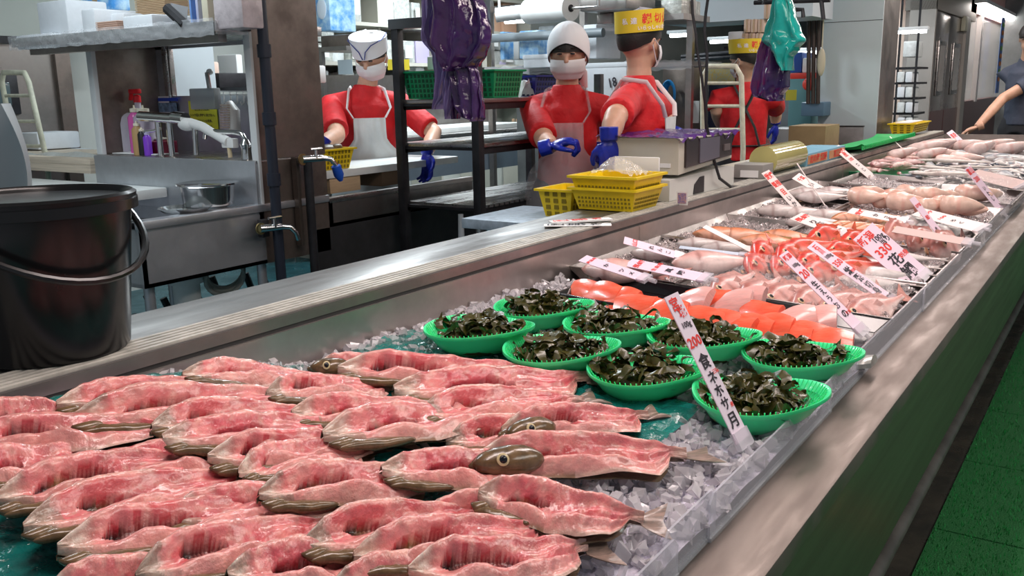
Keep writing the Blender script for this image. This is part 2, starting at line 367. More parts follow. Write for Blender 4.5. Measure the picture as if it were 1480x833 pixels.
# ---------------------------------------------------------------- ice and film on the bed
ICE=mat('ice',(1.0,.97,1.0),.07,trans=.66,ior=1.31,spec=.6)
ICEB=mat('ice_base',(.90,.85,1.0),.35,noise=(45,.25),bump=(70,.8,.02))
ICET=mat('tray_ice',(.95,.90,.90),.08,trans=.85,ior=1.31)
ICETB=mat('tray_ice_base',(.60,.52,.52),.35,noise=(50,.45),bump=(80,.8,.02))
def chunks(b,n,fx,size,rr):
    cube=[(x,y,z) for x in(-1,1) for y in(-1,1) for z in(-1,1)]; fs=[(0,1,3,2),(4,6,7,5),(0,4,5,1),(2,3,7,6),(0,2,6,4),(1,5,7,3)]
    for _ in range(n):
        p=fx(rr)
        if p is None: continue
        s=size*rr.uniform(.45,1.15); M=Matrix.Rotation(rr.uniform(0,6.28),3,Vector((rr.uniform(-1,1),rr.uniform(-1,1),rr.uniform(-1,1))).normalized())
        d=Vector((rr.uniform(.6,1.3),rr.uniform(.5,1),rr.uniform(.4,.9)))*s*.5
        vs=[Vector(p)+M@Vector((c[0]*d.x*rr.uniform(.45,1.2),c[1]*d.y*rr.uniform(.45,1.2),c[2]*d.z*rr.uniform(.45,1.2))) for c in cube]
        b.add(vs,fs)
    return b
def hz(x,y,a=.012,f=9): return noise.noise(Vector((x*f,y*f,1.3)))*a
def icefield(xa,xb,ya,yb,z0,n,size,lab,rr,mt=ICE,mb=ICEB,amp=.014,hfn=None,name='ice_heap'):
    H=(lambda x,y: z0+zbed(y)-.80+hz(x,y,amp)) if hfn is None else hfn
    t=thing(name,lab,'ice',((xa+xb)/2,(ya+yb)/2,zbed((ya+yb)/2)),kind='stuff')
    b=MB(); b.grid(lambda u,v:(xa+(xb-xa)*u,ya+(yb-ya)*v,H(xa+(xb-xa)*u,ya+(yb-ya)*v)+.004*rr.uniform(-1,1)),int((xb-xa)/.02)+2,int((yb-ya)/.02)+2)
    b.build('ice_layer',mb,t,smooth=0)
    def fx(r):
        x=r.uniform(xa,xb);y=r.uniform(ya,yb); return (x,y,H(x,y)+r.uniform(0,size*.45))
    chunks(MB(),n,fx,size,rr) .build('ice_pieces',mt,t,smooth=0); return t
ri=random.Random(11)
def hnear(x,y):
    h=.826+(y-.40)*.042+hz(x,y,.010)
    return h+.080*sm(.55,1.25,y)*(1-sm(.75,1.22,x))
def PB(px,py,off):
    z=.86
    for _ in range(8):
        p=PZ(px,py,z); z=.5*z+.5*(hnear(p.x,min(p.y,1.28))+off)
    return PZ(px,py,z)
# the bed of ice from the fish pile to the salmon tray
t=thing('ice_bed','crushed ice bed between the split fish and the seaweed baskets','ice',(1.1,.85,.8),kind='stuff')
MB().grid(lambda u,v:(.0+1.88*u,.405+.88*v,hnear(1.88*u,.405+.88*v)-.006),90,44).build('ice_layer',ICEB,t,smooth=0)
def filmin(x,y):
    e=.03*noise.noise(Vector((x*9,y*9,8)))
    if x>1.47+e-.30*max(0,(.85-y)): return False
    lim=.50 if x<.90 else .50+.10*min(1,(x-.90)/.06)
    if x>1.12: lim=.56
    if y<lim+e or y>1.255: return False
    return True
def fxn(r):
    x=r.uniform(.85,1.88);y=r.uniform(.408,1.28)
    if filmin(x,y) and r.random()<.93: return None
    return (x,y,hnear(x,y)+r.uniform(-.004,.010))
b=chunks(MB(),5200,fxn,.021,ri)
def fxw(r):
    x=r.uniform(1.0,2.1); y=r.uniform(1.13,1.283); return (x,y,hnear(x,y)+r.uniform(-.002,.014))
chunks(b,900,fxw,.018,ri)
b.build('ice_pieces',ICE,t,smooth=0)
# green film
FILM=mat('green_film',(.012,.26,.23),.14,alpha=.86,bump=(28,.7,.02),noise=(20,.4),coat=.4)
def filmz(x,y):
    return hnear(x,y)+.009+.010*abs(noise.noise(Vector((x*14,y*14,5))))+.006*noise.noise(Vector((x*40,y*40,2)))
b=MB(); N=110; gx=lambda i:.15+1.30*i/N; gy=lambda j:.42+.85*j/N
for i in range(N+1):
    for j in range(N+1): b.v.append((gx(i),gy(j),filmz(gx(i),gy(j)))); b.c.append((1,1,1))
for i in range(N):
    for j in range(N):
        if filmin(gx(i+.5),gy(j+.5)):
            a=i*(N+1)+j; b.f.append((a,a+N+1,a+N+2,a+1)); b.m.append(0)
b.build('green_film',FILM,smooth=180,label='crumpled dark green plastic film spread under the split pink fish',cat='film')
# ---------------------------------------------------------------- split fish
FLESH=mat('split_flesh',(.8,.4,.4),.17,vcol=True,noise=(38,.25),bump=(75,.6,.005),sss=.15,coat=.45,rnoise=.08)
SKINB=mat('fish_skin_brown',(.07,.042,.018),.25,noise=(40,.55),col2=(.19,.115,.055),bump=(90,.3,.002),coat=.4)
FINB=mat('fish_fin',(.42,.28,.23),.28,noise=(30,.5),col2=(.16,.12,.10),bump=(50,.3,.002),alpha=.92,stretch=(1,4,1),coat=.3)
EYEW=mat('eye_ring',(.62,.52,.30),.15); EYEB=mat('eye_black',(.01,.01,.015),.08)
def interp(tb,x):
    for i in range(len(tb)-1):
        if x<=tb[i+1][0]:
            f=(x-tb[i][0])/(tb[i+1][0]-tb[i][0]); f=f*f*(3-2*f) if 0 else f
            return tb[i][1]+(tb[i+1][1]-tb[i][1])*f
    return tb[-1][1]
def mix(a,b,f): return tuple(a[i]+(b[i]-a[i])*f for i in range(3))
SPL=.34
def split_mesh(seed):
    q=random.Random(seed); sd=seed*7.3
    wf=[(0,.003),(.04,.013),(.12,.030),(.25,.044),(.5,.046),(.74,.040),(.85,.028),(.91,.009),(1,.007)]
    wn=[(0,.004),(.05,.020),(.15,.040),(.35,.050+q.uniform(-.006,.006)),(.6,.058+q.uniform(-.008,.012)),(.80,.056+q.uniform(-.006,.010)),(.87,.036),(.915,.010),(1,.007)]
    hr=[(0,.005),(.05,.014),(.12,.024),(.25,.029),(.45,.026),(.7,.016),(.88,.009),(1,.006)]
    ca,cb=q.uniform(.13,.22),q.uniform(.44,.62); bend=q.uniform(-.05,.05); rib=q.uniform(300,340); tc=q.uniform(.50,.57)
    gre=q.random()<.6; hw=q.uniform(.085,.125); pale=q.uniform(-.05,.08)
    def cav(s,t):
        # lens between ridge and near flap
        m=sm(ca,ca+.06,s)*(1-sm(cb-.12,cb,s)); mid=tc+.05*math.sin(s*9+sd); half=hw*m
        if half<=0.001: return 0
        return 1-sm(.72,1.05,abs(t-mid)/half)
    def top(s,t):
        L=SPL*s*.92; yf=interp(wf,s); yn=interp(wn,s); wob=.004*noise.noise(Vector((s*9,sd,0)))
        y=(yf+wob)*(1-t)-(yn+.006*noise.noise(Vector((s*7,sd,4))))*t
        r=interp(hr,s)
        z=r*math.exp(-abs((t-.25)/.19)**2)+.017*math.sin(math.pi*min(1,s*1.1))*math.exp(-((t-.80)/.13)**2)*(1+.7*noise.noise(Vector((s*6,sd,9))))
        z+=.010*(1-abs(2*t-1)**4)
        z+=.005*noise.noise(Vector((s*6,t*3,sd)))+.0014*noise.noise(Vector((s*26,t*12,sd)))
        z+=.003*math.sin((t-.2)*28+noise.noise(Vector((s*4,0,sd)))*2)*sm(.5,.62,s)*(1-sm(.86,.93,s))
        c=cav(s,t)
        if c>0: z=z*(1-c)+(.005+.0008*math.sin(s*rib+t*16)*c)*c
        edge=min(1,min(t,1-t)*14); z*= .15+.85*edge**.6
        if t>.9 and s>.4: z+=.012*sm(.9,1,t)*math.sin((s-.4)*5)
        z=max(z,.002)
        y+=bend*(s-.4)**2*1.2
        return (L,y,z)
    def col(s,t):
        n1=noise.noise(Vector((s*8,t*4,sd+3))); n2=noise.noise(Vector((s*25,t*14,sd+6)))
        c=mix((.80,.33,.30),(.70,.15,.17),.45+1.1*n1)
        c=mix(c,(.85,.54,.45),max(0,math.exp(-((t-.20)/.10)**2)*(.65+pale*4)+n2*.4)*(1-.4*sm(.6,.9,s)))
        if n2>.2: c=mix(c,(.78,.42,.36),min(.6,(n2-.2)*2))
        if n1<-.25: c=mix(c,(.60,.06,.08),min(.8,(-n1-.25)*4))
        li=.5+.5*math.sin(t*52+s*5); c=mix(c,(.70,.20,.24),.40*li**3*(.5+.5*sm(.4,.6,s)))
        if t>.62: c=mix(c,(.86,.48,.42),.5*sm(.62,.9,t))
        cv=cav(s,t)
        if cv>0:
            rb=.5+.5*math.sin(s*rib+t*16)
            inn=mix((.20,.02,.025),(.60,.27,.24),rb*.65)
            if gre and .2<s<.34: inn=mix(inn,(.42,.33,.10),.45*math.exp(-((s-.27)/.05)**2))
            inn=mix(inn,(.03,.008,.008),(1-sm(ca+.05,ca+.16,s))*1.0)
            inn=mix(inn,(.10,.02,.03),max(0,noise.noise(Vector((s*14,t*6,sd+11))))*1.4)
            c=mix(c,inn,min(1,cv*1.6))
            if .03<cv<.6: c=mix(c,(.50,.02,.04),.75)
        if s<.13:
            c=mix(mix((.62,.42,.34),(.85,.70,.60),max(0,.4+n2*2)),c,sm(.05,.15,s))
            if n1>.1: c=mix(c,(.28,.20,.15),.6)
        e=sm(.92,.985,t); 
        c=mix(c,(.24,.16,.09) if s<.42 else (.62,.42,.35),e*.9)
        c=mix(c,(.34,.24,.19),(1-sm(.02,.09,t))*.75*(1 if s<.6 else .6))
        if s>.88: c=mix(c,(.50,.30,.25),sm(.88,.97,s))
        return tuple(max(0,min(1,v)) for v in c)
    b=MB(); NU,NV=156,36
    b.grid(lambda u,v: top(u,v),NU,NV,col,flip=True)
    def bot(u,v):
        x,y,z=top(u,v); k=1-abs(2*v-1); return (x,y*(1-.12*k),-.006*math.sin(math.pi*min(1,max(0,v)))-.0005)
    b.grid(bot,NU//2,8,lambda u,v:(.30,.22,.15) if u<.9 else (.4,.28,.24))
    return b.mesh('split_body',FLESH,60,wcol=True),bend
def fan(L,w0,w1,n=10,notch=.25,th=.0015,curl=.0):
    b=MB()
    def f(u,v):
        x=L*u*(1-notch*(1-abs(2*v-1))*u); w=w0+(w1-w0)*u**.8
        return (x,(v-.5)*2*w,curl*math.sin(u*2.6)*(.6+.4*math.sin(v*9))+.0006*math.sin(v*50))
    b.grid(f,8,16); b.grid(lambda u,v:tuple(a-(0,0,th)[i] for i,a in enumerate(f(u,v))),8,16,flip=True); return b
tailm=[fan(.048,.009,.030,curl=.008).mesh('tail_fin',FINB,180),fan(.055,.009,.036,curl=-.003).mesh('tail_fin',FINB,180)]
def headm(big):
    b=MB(); 
    if big: b.ell((.040,-.030,.020),(.052,.025,.020),20,12,Matrix.Rotation(R(8),3,'Z')); b.ell((.000,-.026,.012),(.020,.014,.010),12,8)
    else: b.ell((.052,-.040,.005),(.054,.011,.008),18,10,Matrix.Rotation(R(-8),3,'Z')); b.ell((.010,-.026,.007),(.020,.010,.007),12,8)
    for i,p in enumerate(b.v):
        x,y,z=p; d=.0025*noise.noise(Vector((x*60,y*60,z*60))); b.v[i]=(x+d,y+d,max(z+d,-.004))
    return b.mesh('head',SKINB,60)
hm=[headm(False),headm(True)]
eyem=MB().lathe([(0,0),(.0065,0),(.0065,.0012),(.0045,.0022)],n=16).mesh('eye',EYEW,60)
pupm=MB().ell((0,0,.0018),(.0042,.0042,.0016),12,6).mesh('pupil',EYEB,60)
vars_=[split_mesh(i+1) for i in range(8)]
def split_fish(hp,tp,dz,vi,big,lab,roll=6,zp=.852):
    a=PB(hp[0],hp[1],.016+dz); c=PB(tp[0],tp[1],.008+dz*.4)
    if a.y>1.22: a=a+(c-a)*((a.y-1.22)/max(.05,a.y-c.y))
    if c.y<.445: c=c+(a-c)*((.445-c.y)/(a.y-c.y))
    d=c-a; L=d.length
    o=thing('split_fish',lab,'fish',a,group='split open pink fish in the front of the counter')
    me,bend=vars_[vi%8]; k=L/SPL*1.10; W=max(.88,min(1.04,k)); tilt=-math.asin(max(-.4,min(.4,d.z/L)))
    o.rotation_euler=(Matrix.Rotation(math.atan2(d.y,d.x),3,'Z')@Matrix.Rotation(tilt,3,'Y')@Matrix.Rotation(R(roll),3,'X')).to_euler()
    o.scale=(k,W,W)
    ob('flesh',me,o)
    ob('tail_fin',tailm[vi%2],o,(SPL*.905,bend*.31,.003),(R((vi*37)%50-25),R(-4),R((vi*23)%20-10)),label='brownish grey tail fin')
    h=ob('head',hm[1 if big else 0],o,label='brown skinned head half')
    if big:
        e=ob('eye',eyem,h,(.026,-.0478,.0340),(R(48),0,R(5)),1.35); ob('pupil',pupm,h,(.026,-.0482,.0345),(R(48),0,R(5)),1.35)
    return o
FISH=[ # head px, tail px, lift, mesh, head showing, label
((262,548),(470,556),.010,0,0,'split fish farthest back on the left, next to the steel wall and bolt'),
((455,534),(640,548),.004,3,1,'split fish whose brown eyed head sticks up at the back edge of the pile'),
((488,542),(770,545),.020,1,0,'long pale pink split fish along the very back edge, by the film'),
((570,573),(852,556),.018,4,0,'split fish with a brown belly line, its tail reaching toward the middle baskets'),
((598,606),(830,580),.018,2,0,'split fish with a cut snout just in front of the back two on the right'),
((420,606),(640,598),.016,5,0,'split fish with a bloody slit in the middle of the back half'),
((80,592),(350,566),.012,6,0,'frayed split fish nearest the steel wall on the left'),
((104,612),(440,578),.022,0,0,'split fish showing fine white ribs under a folded back flap, upper left'),
((-60,618),(120,604),.010,3,0,'split fish cut by the left picture edge beside the steel wall'),
((-70,650),(250,622),.018,7,0,'split fish at the left edge with a yellowish rib patch'),
((214,622),(450,600),.026,2,0,'split fish with a dark gaping belly, left of centre'),
((236,645),(500,622),.024,4,0,'split fish tucked in front of the dark gaping one left of centre'),
((300,672),(560,640),.020,1,0,'purple tinged ragged split fish in the middle of the pile'),
((466,640),(730,596),.026,5,0,'broad split fish with a wide pink wing ending beside a brown tail'),
((722,628),(930,604),.018,6,1,'split fish with a dark eyed head at the right part of the pile'),
((-70,700),(140,664),.016,5,0,'split fish at the left edge below the rib patched one'),
((-10,730),(290,664),.026,6,0,'large smooth pale split fish sweeping from the left edge'),
((28,768),(370,690),.030,2,0,'long split fish second from the bottom left corner'),
((84,806),(430,728),.034,1,0,'long split fish with a green stained rib bed near the bottom left'),
((190,842),(470,760),.036,7,0,'split fish nearest the bottom edge left of centre'),
((342,690),(520,656),.024,3,0,'short split fish with a torn crimson throat in the middle'),
((372,722),(620,690),.032,0,0,'split fish with a grey membrane in its belly, centre of the pile'),
((552,690),(790,684),.028,4,0,'split fish with a brown lip just left of the one with a gold rimmed eye'),
((686,668),(985,660),.026,3,1,'split fish with a gold rimmed eye whose tail lies on the bare ice'),
((690,722),(1020,772),.034,5,0,'split fish at the right front whose tail touches the clear guard'),
((430,792),(700,742),.036,2,0,'split fish with a greenish rib patch, front centre'),
((508,812),(790,770),.038,6,0,'split fish with wide white ribs, front centre right'),
((590,838),(850,802),.036,1,0,'split fish along the bottom edge right of centre, beside bare film'),
((330,846),(560,806),.034,4,0,'split fish cut by the bottom edge under the centre'),
((470,868),(720,826),.030,0,0,'split fish mostly below the bottom edge, right of centre'),
((60,868),(330,836),.020,3,0,'split fish at the bottom left corner, mostly outside the picture'),
((380,576),(560,566),.006,7,0,'split fish half buried behind the middle back row'),
((640,642),(840,622),.006,2,0,'split fish half buried under the broad winged one'),
((240,760),(520,716),.014,5,0,'split fish half buried in the left centre of the pile'),
((600,760),(860,742),.012,0,0,'split fish half buried behind the right front one'),
((150,690),(400,650),.010,4,0,'split fish half buried between the two left sweeping ones'),
]
for i,(h_,t_,dz,vi,bg,lab) in enumerate(FISH): split_fish(h_,t_,dz,vi,bg,lab,roll=4+(i*5)%9)
# ---------------------------------------------------------------- seaweed baskets
BAS=mat('basket_green',(.07,.96,.40),.32,sss=.3,coat=.2)
def basket_mesh():
    n=72; b=MB()
    def rr(a): return .122*(1+.055*math.cos(3*a)+.05*math.cos(a))
    prof=[(.30,.0),(.62,.002),(.80,.020),(.92,.040),(1.0,.056),(1.04,.058),(1.045,.052),(1.0,.047)]
    for i,(q,z) in enumerate(prof):
        for k in range(n):
            a=2*math.pi*k/n; r=rr(a)*q; 
            b.v.append((r*math.cos(a),r*math.sin(a),z+.006*math.cos(2*a)*q)); b.c.append((1,1,1))
    for i in range(len(prof)-1):
        for k in range(n): a=i*n+k;c=i*n+(k+1)%n; b.f.append((a,c,c+n,a+n)); b.m.append(0)
    b.f.append(tuple(range(n))[::-1]); b.m.append(0)
    rim=b.mesh('basket_shell',BAS,60)
    # raised lattice inside
    l=MB()
    for k in range(72):
        a=2*math.pi*k/72; r=rr(a)
        l.tube([(r*q*math.cos(a),r*q*math.sin(a),z+.0045+.006*math.cos(2*a)*q) for q,z in((.60,.002),(.79,.020),(.91,.040),(.985,.055))],.0012,4)
    for q,z in((.66,.007),(.73,.014),(.79,.020),(.85,.028),(.91,.038)):
        l.tube([(rr(a)*q*math.cos(a),rr(a)*q*math.sin(a),z+.005+.006*math.cos(2*a)*q) for a in [2*math.pi*k/48 for k in range(49)]],.0012,4)
    return rim,l.mesh('lattice',mat('basket_rib',(.03,.80,.30),.3,sss=.2),60)
bm_,lm_=basket_mesh()
WEED=mat('seaweed',(.034,.036,.006),.30,noise=(30,.6),col2=(.085,.070,.014),bump=(60,.3,.003),coat=.15)
def weed_mesh(seed):
    q=random.Random(seed); b=MB()
    b.ell((0,0,.012),(.088,.086,.026),20,8)
    for _ in range(105):
        r=.085*math.sqrt(q.random()); a=q.random()*6.28; x,y=r*math.cos(a),r*math.sin(a)
        z=.020+.036*max(0,1-(r/.092)**2)+q.uniform(-.004,.010)
        h=q.random()*6.28; w=q.uniform(.007,.016); n=16; st=q.uniform(.004,.0075); P_=[];tw=q.random()*6.28
        turn=q.uniform(-.55,.55); pz=q.uniform(-.2,.6)
        for i in range(n):
            P_.append(((x,y,z),h,tw)); x+=math.cos(h)*st; y+=math.sin(h)*st; z+=math.sin(pz)*st; pz+=q.uniform(-.7,.45); h+=turn+q.uniform(-.25,.25); tw+=q.uniform(-.5,.5)
            rr_=math.hypot(x,y)
            lim=min(.102,.070+max(0,z-.004)*.9)
            if rr_>lim: x*=lim/rr_; y*=lim/rr_
            z=min(.066,max(z,.006+.2*max(0,rr_-.07)))
        vs=[];fs=[]
        for i,((x0,y0,z0),h0,t0) in enumerate(P_):
            W=w*math.sin(math.pi*(i+.6)/(n+.2)); sx,sy=-math.sin(h0)*math.cos(t0),math.cos(h0)*math.cos(t0); sz=abs(math.sin(t0))
            vs+= [(x0-sx*W,y0-sy*W,z0),(x0,y0,z0+W*sz*.5+.001),(x0+sx*W,y0+sy*W,z0+W*sz)]
        for i in range(n-1):
            for k in (0,1): a_=3*i+k; fs.append((a_,a_+1,a_+4,a_+3))
        b.add(vs,fs)
    return b.mesh('seaweed',WEED,70)
wm=[weed_mesh(s) for s in (1,2,3)]
BK=[((692,480),'green basket at the far left of the seaweed group'),((782,450),'rearmost green basket, half hidden, in front of the black tray corner'),
((888,474),'green basket between the rearmost one and the price sign'),((806,510),'green basket in the left front, next to the film'),
((1012,492),'green basket partly behind the tall price sign, touching the black tray'),((930,540),'green basket in the middle of the front row'),
((1152,518),'green basket nearest the clear guard and black tray, at the right'),((1090,578),'nearest green basket, crossed by the tall price sign')]
WL=['heap of dark kelp strips in the far left basket','heap of kelp in the rearmost basket by the black tray corner','flat wide heap of kelp in the basket third along the back','heap of kelp in the left front basket next to the film','kelp heap half behind the tall price sign','curly kelp heap in the middle front basket','tall kelp heap in the right hand basket by the guard','kelp heap in the nearest basket under the price sign']
for i,((px,py),lab) in enumerate(BK):
    p=PB(px,py-4,.044); z=hnear(p.x,p.y)+.002; rz=R(-95+(i*17)%30); sc=.88
    t=thing('strainer_basket',lab,'basket',(p.x,p.y,z),rz,'green strainer baskets'); t.rotation_euler=(R(-2),R(-2),rz); t.scale=(sc,)*3
    ob('shell',bm_,t); ob('lattice',lm_,t)
    o=ob('seaweed',wm[i%3],None,(p.x,p.y,z+.006),(0,0,i*1.7),(.9,.9,.92),label=WL[i],cat='seaweed',group='kelp heaps in the green baskets')
# ---------------------------------------------------------------- black tray of salmon
def tray(name,lab,x0,x1,y0,y1,z0,h,m,wall=.006,flare=.018,group=None,cat='tray',rim=.006):
    """tray whose floor follows the slope of the bed"""
    t=thing(name,lab,cat,((x0+x1)/2,(y0+y1)/2,zbed((y0+y1)/2)+z0),group=group)
    b=MB(); 
    def ring(e,z): return [(x0-e,y0-e,z+zbed(y0)),(x1+e,y0-e,z+zbed(y0)),(x1+e,y1+e,z+zbed(y1)),(x0-e,y1+e,z+zbed(y1))]
    L_=[ring(0,z0),ring(flare,z0+h),ring(flare+rim,z0+h),ring(flare+rim,z0+h-.005),ring(.0+wall*.2,z0-.003)]
    I_=[ring(-wall,z0+.003)]
    allr=[I_[0]]+[ring(flare-.001,z0+h-.001)]+L_[1:4]+[ring(.001,z0-.003)]
    for r in allr: b.v+=r; b.c+=[(1,1,1)]*4
    for i in range(len(allr)-1):
        for k in range(4): a=i*4+k;c=i*4+(k+1)%4; b.f.append((a,c,c+4,a+4)); b.m.append(0)
    b.f.append((0,1,2,3)); b.m.append(0); e=(len(allr)-1)*4; b.f.append((e+3,e+2,e+1,e)); b.m.append(0)
    o=b.build('tray_body',m,t,smooth=20); 
    md=o.modifiers.new('bev','BEVEL'); md.width=.0025; md.segments=2; md.limit_method='ANGLE'
    return t
BLKT=mat('black_tray',(.012,.012,.014),.15,coat=.5)
tray('fish_tray','long glossy black tray of salmon pieces',1.915,2.14,.44,1.135,.010,.030,BLKT)
SALM=mat('salmon',(.95,.11,.05),.25,noise=(30,.25),col2=(.96,.18,.10),bump=(90,.2,.002),sss=.3,coat=.3,stretch=(1,3,1))
SALSK=mat('salmon_skin',(.55,.55,.52),.25,.4,noise=(20,.4))
SALB=mat('salmon_belly',(.93,.50,.46),.28,noise=(40,.2),sss=.3,coat=.4,stretch=(1,8,1))
def fillet(seed,m):
    q=random.Random(seed); b=MB(); w=.055;L=.095
    def f(u,v):
        x=(u-.5)*L*(1-.12*v); y=(v-.5)*w*(1+.25*math.sin(u*3.1))+ .008*math.sin(u*4+seed)
        z=.020*math.sin(math.pi*min(1,max(0,.08+.84*v)))**.6*(1-.55*u**2)
        return (x,y,z+.002)
    b.grid(f,10,16,flip=True); b.grid(lambda u,v:(f(u,v)[0],f(u,v)[1],0),10,16)
    b.add([f(0,v/8) for v in range(9)]+[(f(0,v/8)[0],f(0,v/8)[1],0) for v in range(9)],[(k,k+1,k+10,k+9) for k in range(8)])
    b.add([f(1,v/8) for v in range(9)]+[(f(1,v/8)[0],f(1,v/8)[1],0) for v in range(9)],[(k+1,k,k+9,k+10) for k in range(8)])
    b.add([f(u/8,0) for u in range(9)]+[(f(u/8,0)[0],f(u/8,0)[1],0) for u in range(9)],[(k+1,k,k+9,k+10) for k in range(8)])
    b.add([f(u/8,1) for u in range(9)]+[(f(u/8,1)[0],f(u/8,1)[1],0) for u in range(9)],[(k,k+1,k+10,k+9) for k in range(8)])
    return b.mesh('fillet',m,50)
fm=[fillet(1,SALM),fillet(2,SALM),fillet(3,SALM)]; fb=fillet(4,SALB)
# front row of slices, left to right, then the second layer behind
row=[(850,428),(872,434),(895,440),(918,446),(940,451),(962,456),(992,458),(1014,463),(1036,466),(1060,468),(1086,468),(1112,470),(1140,476),(1166,478),(1196,486)]
for i,(px,py) in enumerate(row):
    p=PZ(px,py,.865); 
    ob('salmon_piece',fm[i%3],None,(p.x,p.y,zbed(p.y)+.030+.004*(i%2)),(R(-40),R(8),R(100+(i*29)%26-13)),1.18,label='%s glossy orange salmon piece from the left in the front row of the black tray'%ordn(i),cat='salmon',group='salmon pieces in the front row of the tray')
row2=[(1000,440),(1026,437),(1056,442),(1076,436),(1100,452),(1146,462),(1176,460)]
for i,(px,py) in enumerate(row2):
    p=PZ(px,py,.872); 
    o=ob('salmon_piece',fb if i%3!=1 else fm[0],None,(p.x,p.y,zbed(p.y)+.046),(R(-45),R(10),R(80+(i*31)%40)),1.15,label='%s paler salmon piece from the left leaning at the back of the black tray'%ordn(i),cat='salmon',group='pale salmon pieces at the back of the tray')
p=PZ(1236,492,.87)
ob('salmon_piece',fillet(7,SALSK),None,(p.x,p.y,zbed(p.y)+.018),(0,R(8),R(95)),.9,label='salmon tail piece with silver skin at the right end of the black tray',cat='salmon')
# ---------------------------------------------------------------- trays further along the counter
def PT(px,py,off=.03):
    z=.86
    for _ in range(8):
        p=PZ(px,py,z); z=.5*z+.5*(zbed(min(p.y,1.28))+off)
    return PZ(px,py,z)
TRS=mat('tray_steel',(.50,.46,.45),.33,1,noise=(8,.3),rnoise=.1)
rt=random.Random(21)
def icetray(lab,x0,x1,y0,y1,h=.035,n=500,size=.016,ice=True,icelab=None,mt=None,z0=.006,fill=.6):
    t=tray('fish_tray',lab,x0,x1,y0,y1,z0,h,mt or TRS)
    if ice: 
        a=x0+.006;b_=x1-.006;c=y0+.006;d=y1-.006
        icefield(a,b_,c,d,.80+z0+h*fill-.004,n,size,icelab,rt,ICET,ICETB,amp=.010)
    return t
icetray('steel tray in the rear left holding signs and the two single red headed bream',2.20,2.78,.985,1.265,n=700,icelab='crushed ice around the signs in the tray nearest the rear wall')
icetray('steel tray of orange rockfish beside the rear wall',2.80,3.36,.985,1.265,n=450,icelab='crushed ice under the orange rockfish')
icetray('steel tray of pale silver fish right behind the orange rockfish',3.40,3.95,.985,1.265,n=350,icelab='crushed ice under the pale silver fish by the rear wall')
icetray('short steel tray holding two pale fish below the blue boxes',4.05,4.60,.985,1.265,h=.05,n=200,icelab='crushed ice under the two pale fish below the blue boxes')
icetray('shallow steel tray with the front row of pink bream',2.20,2.60,.44,.955,n=900,icelab='crushed ice around the front row of pink bream')
icetray('steel tray of bright red fish and grey fish on ice',2.63,3.12,.44,.955,n=900,icelab='crushed ice around the bright red fish and the grey fish')
icetray('steel tray of large pink heads and bream',3.16,3.62,.44,.955,h=.04,n=400,icelab='crushed ice around the large pink heads')
icetray('steel tray of orange rockfish and thick grey fish',3.72,4.25,.44,.955,h=.045,n=250,icelab='crushed ice around the thick grey fish')
icetray('left steel tray of plump skinned pink fish',4.62,5.15,.79,1.20,h=.05,n=150,icelab='crushed ice between the left plump pink fish')
icetray('right steel tray of plump skinned pink fish',4.42,4.95,.42,.775,h=.05,n=150,icelab='crushed ice between the right plump pink fish')
icetray('dark green edged tray of small reddish fish',5.25,6.9,1.0,1.275,h=.045,ice=False,mt=GRND)
icetray('wide steel tray of mixed small silver fish',5.10,6.35,.42,.985,h=.04,ice=False)
icetray('far steel tray of blue backed silver fish',6.42,7.15,.42,.985,h=.04,ice=False)
icetray('farthest steel tray of big pale cut fish',7.25,8.15,.42,1.27,h=.05,ice=False)
# ---------------------------------------------------------------- whole fish
FSK=mat('fish_skin',(.8,.5,.5),.30,vcol=True,noise=(35,.14),bump=(160,.5,.001),coat=.08)
def fish_body(seed,H,T,ctop,cmid,cbel,head=.26,blunt=.68,headless=False,spots=None,nx=26,nr=16,crease=False):
    q=random.Random(seed); b=MB()
    def prof(s):
        if headless: return 1.60*sm(-.01,.035,s)*(s+.015)**.40*max(0,1.0-s)**.72
        a=min(1,s/.30); r=a**blunt; k=1-sm(.34,.98,s)*.86
        return r*k
    def f(u,v):
        s=u; a=v*2*math.pi; h=H/2*max(.004,prof(s)); w=T/2*max(.004,prof(s)**.9)*(1-.35*s)
        ca,sa=math.cos(a),math.sin(a)
        y=w*math.copysign(abs(ca)**.9,ca); z=h*math.copysign(abs(sa)**.95,sa)
        z+= -H*.06*math.sin(s*3.1)
        if crease: 
            g=math.exp(-((s-.45-.25*sa)/.05)**2)*.10; y*=1-g; z*=1-g; 
            z+=.006*math.sin(s*9+seed)
        n=noise.noise(Vector((s*5,ca,seed)))*.05; return (s,y*(1+n),z*(1+n))
    def c(u,v):
        a=v*2*math.pi; sa=math.sin(a); s=u
        n=noise.noise(Vector((s*7,sa*2+math.cos(a),seed+.5)))
        k=mix(cbel,cmid,sm(-.7,.0,sa+n*.5)); k=mix(k,ctop,sm(.1,.75,sa+n*.5))
        if not headless:
            if abs(s-head)<.022: k=mix(k,(.25,.06,.05),.45)
            if s<.06: k=mix(k,ctop,.6)
        if spots and n>.15: k=mix(k,spots,.7)
        if crease and .4<s<.5: k=mix(k,(.75,.25,.2),.3)
        return tuple(max(0,min(1,t)) for t in k)
    b.grid(f,nx,nr,c); return b
def fin(pts,th=.0016):
    n=len(pts); b=MB(); b.add([(x,-th/2,z) for x,z in pts]+[(x,th/2,z) for x,z in pts],[tuple(range(n)),tuple(range(n,2*n))[::-1]]+[(k+n,(k+1)%n+n,(k+1)%n,k) for k in range(n)]); return b
KINDS={}
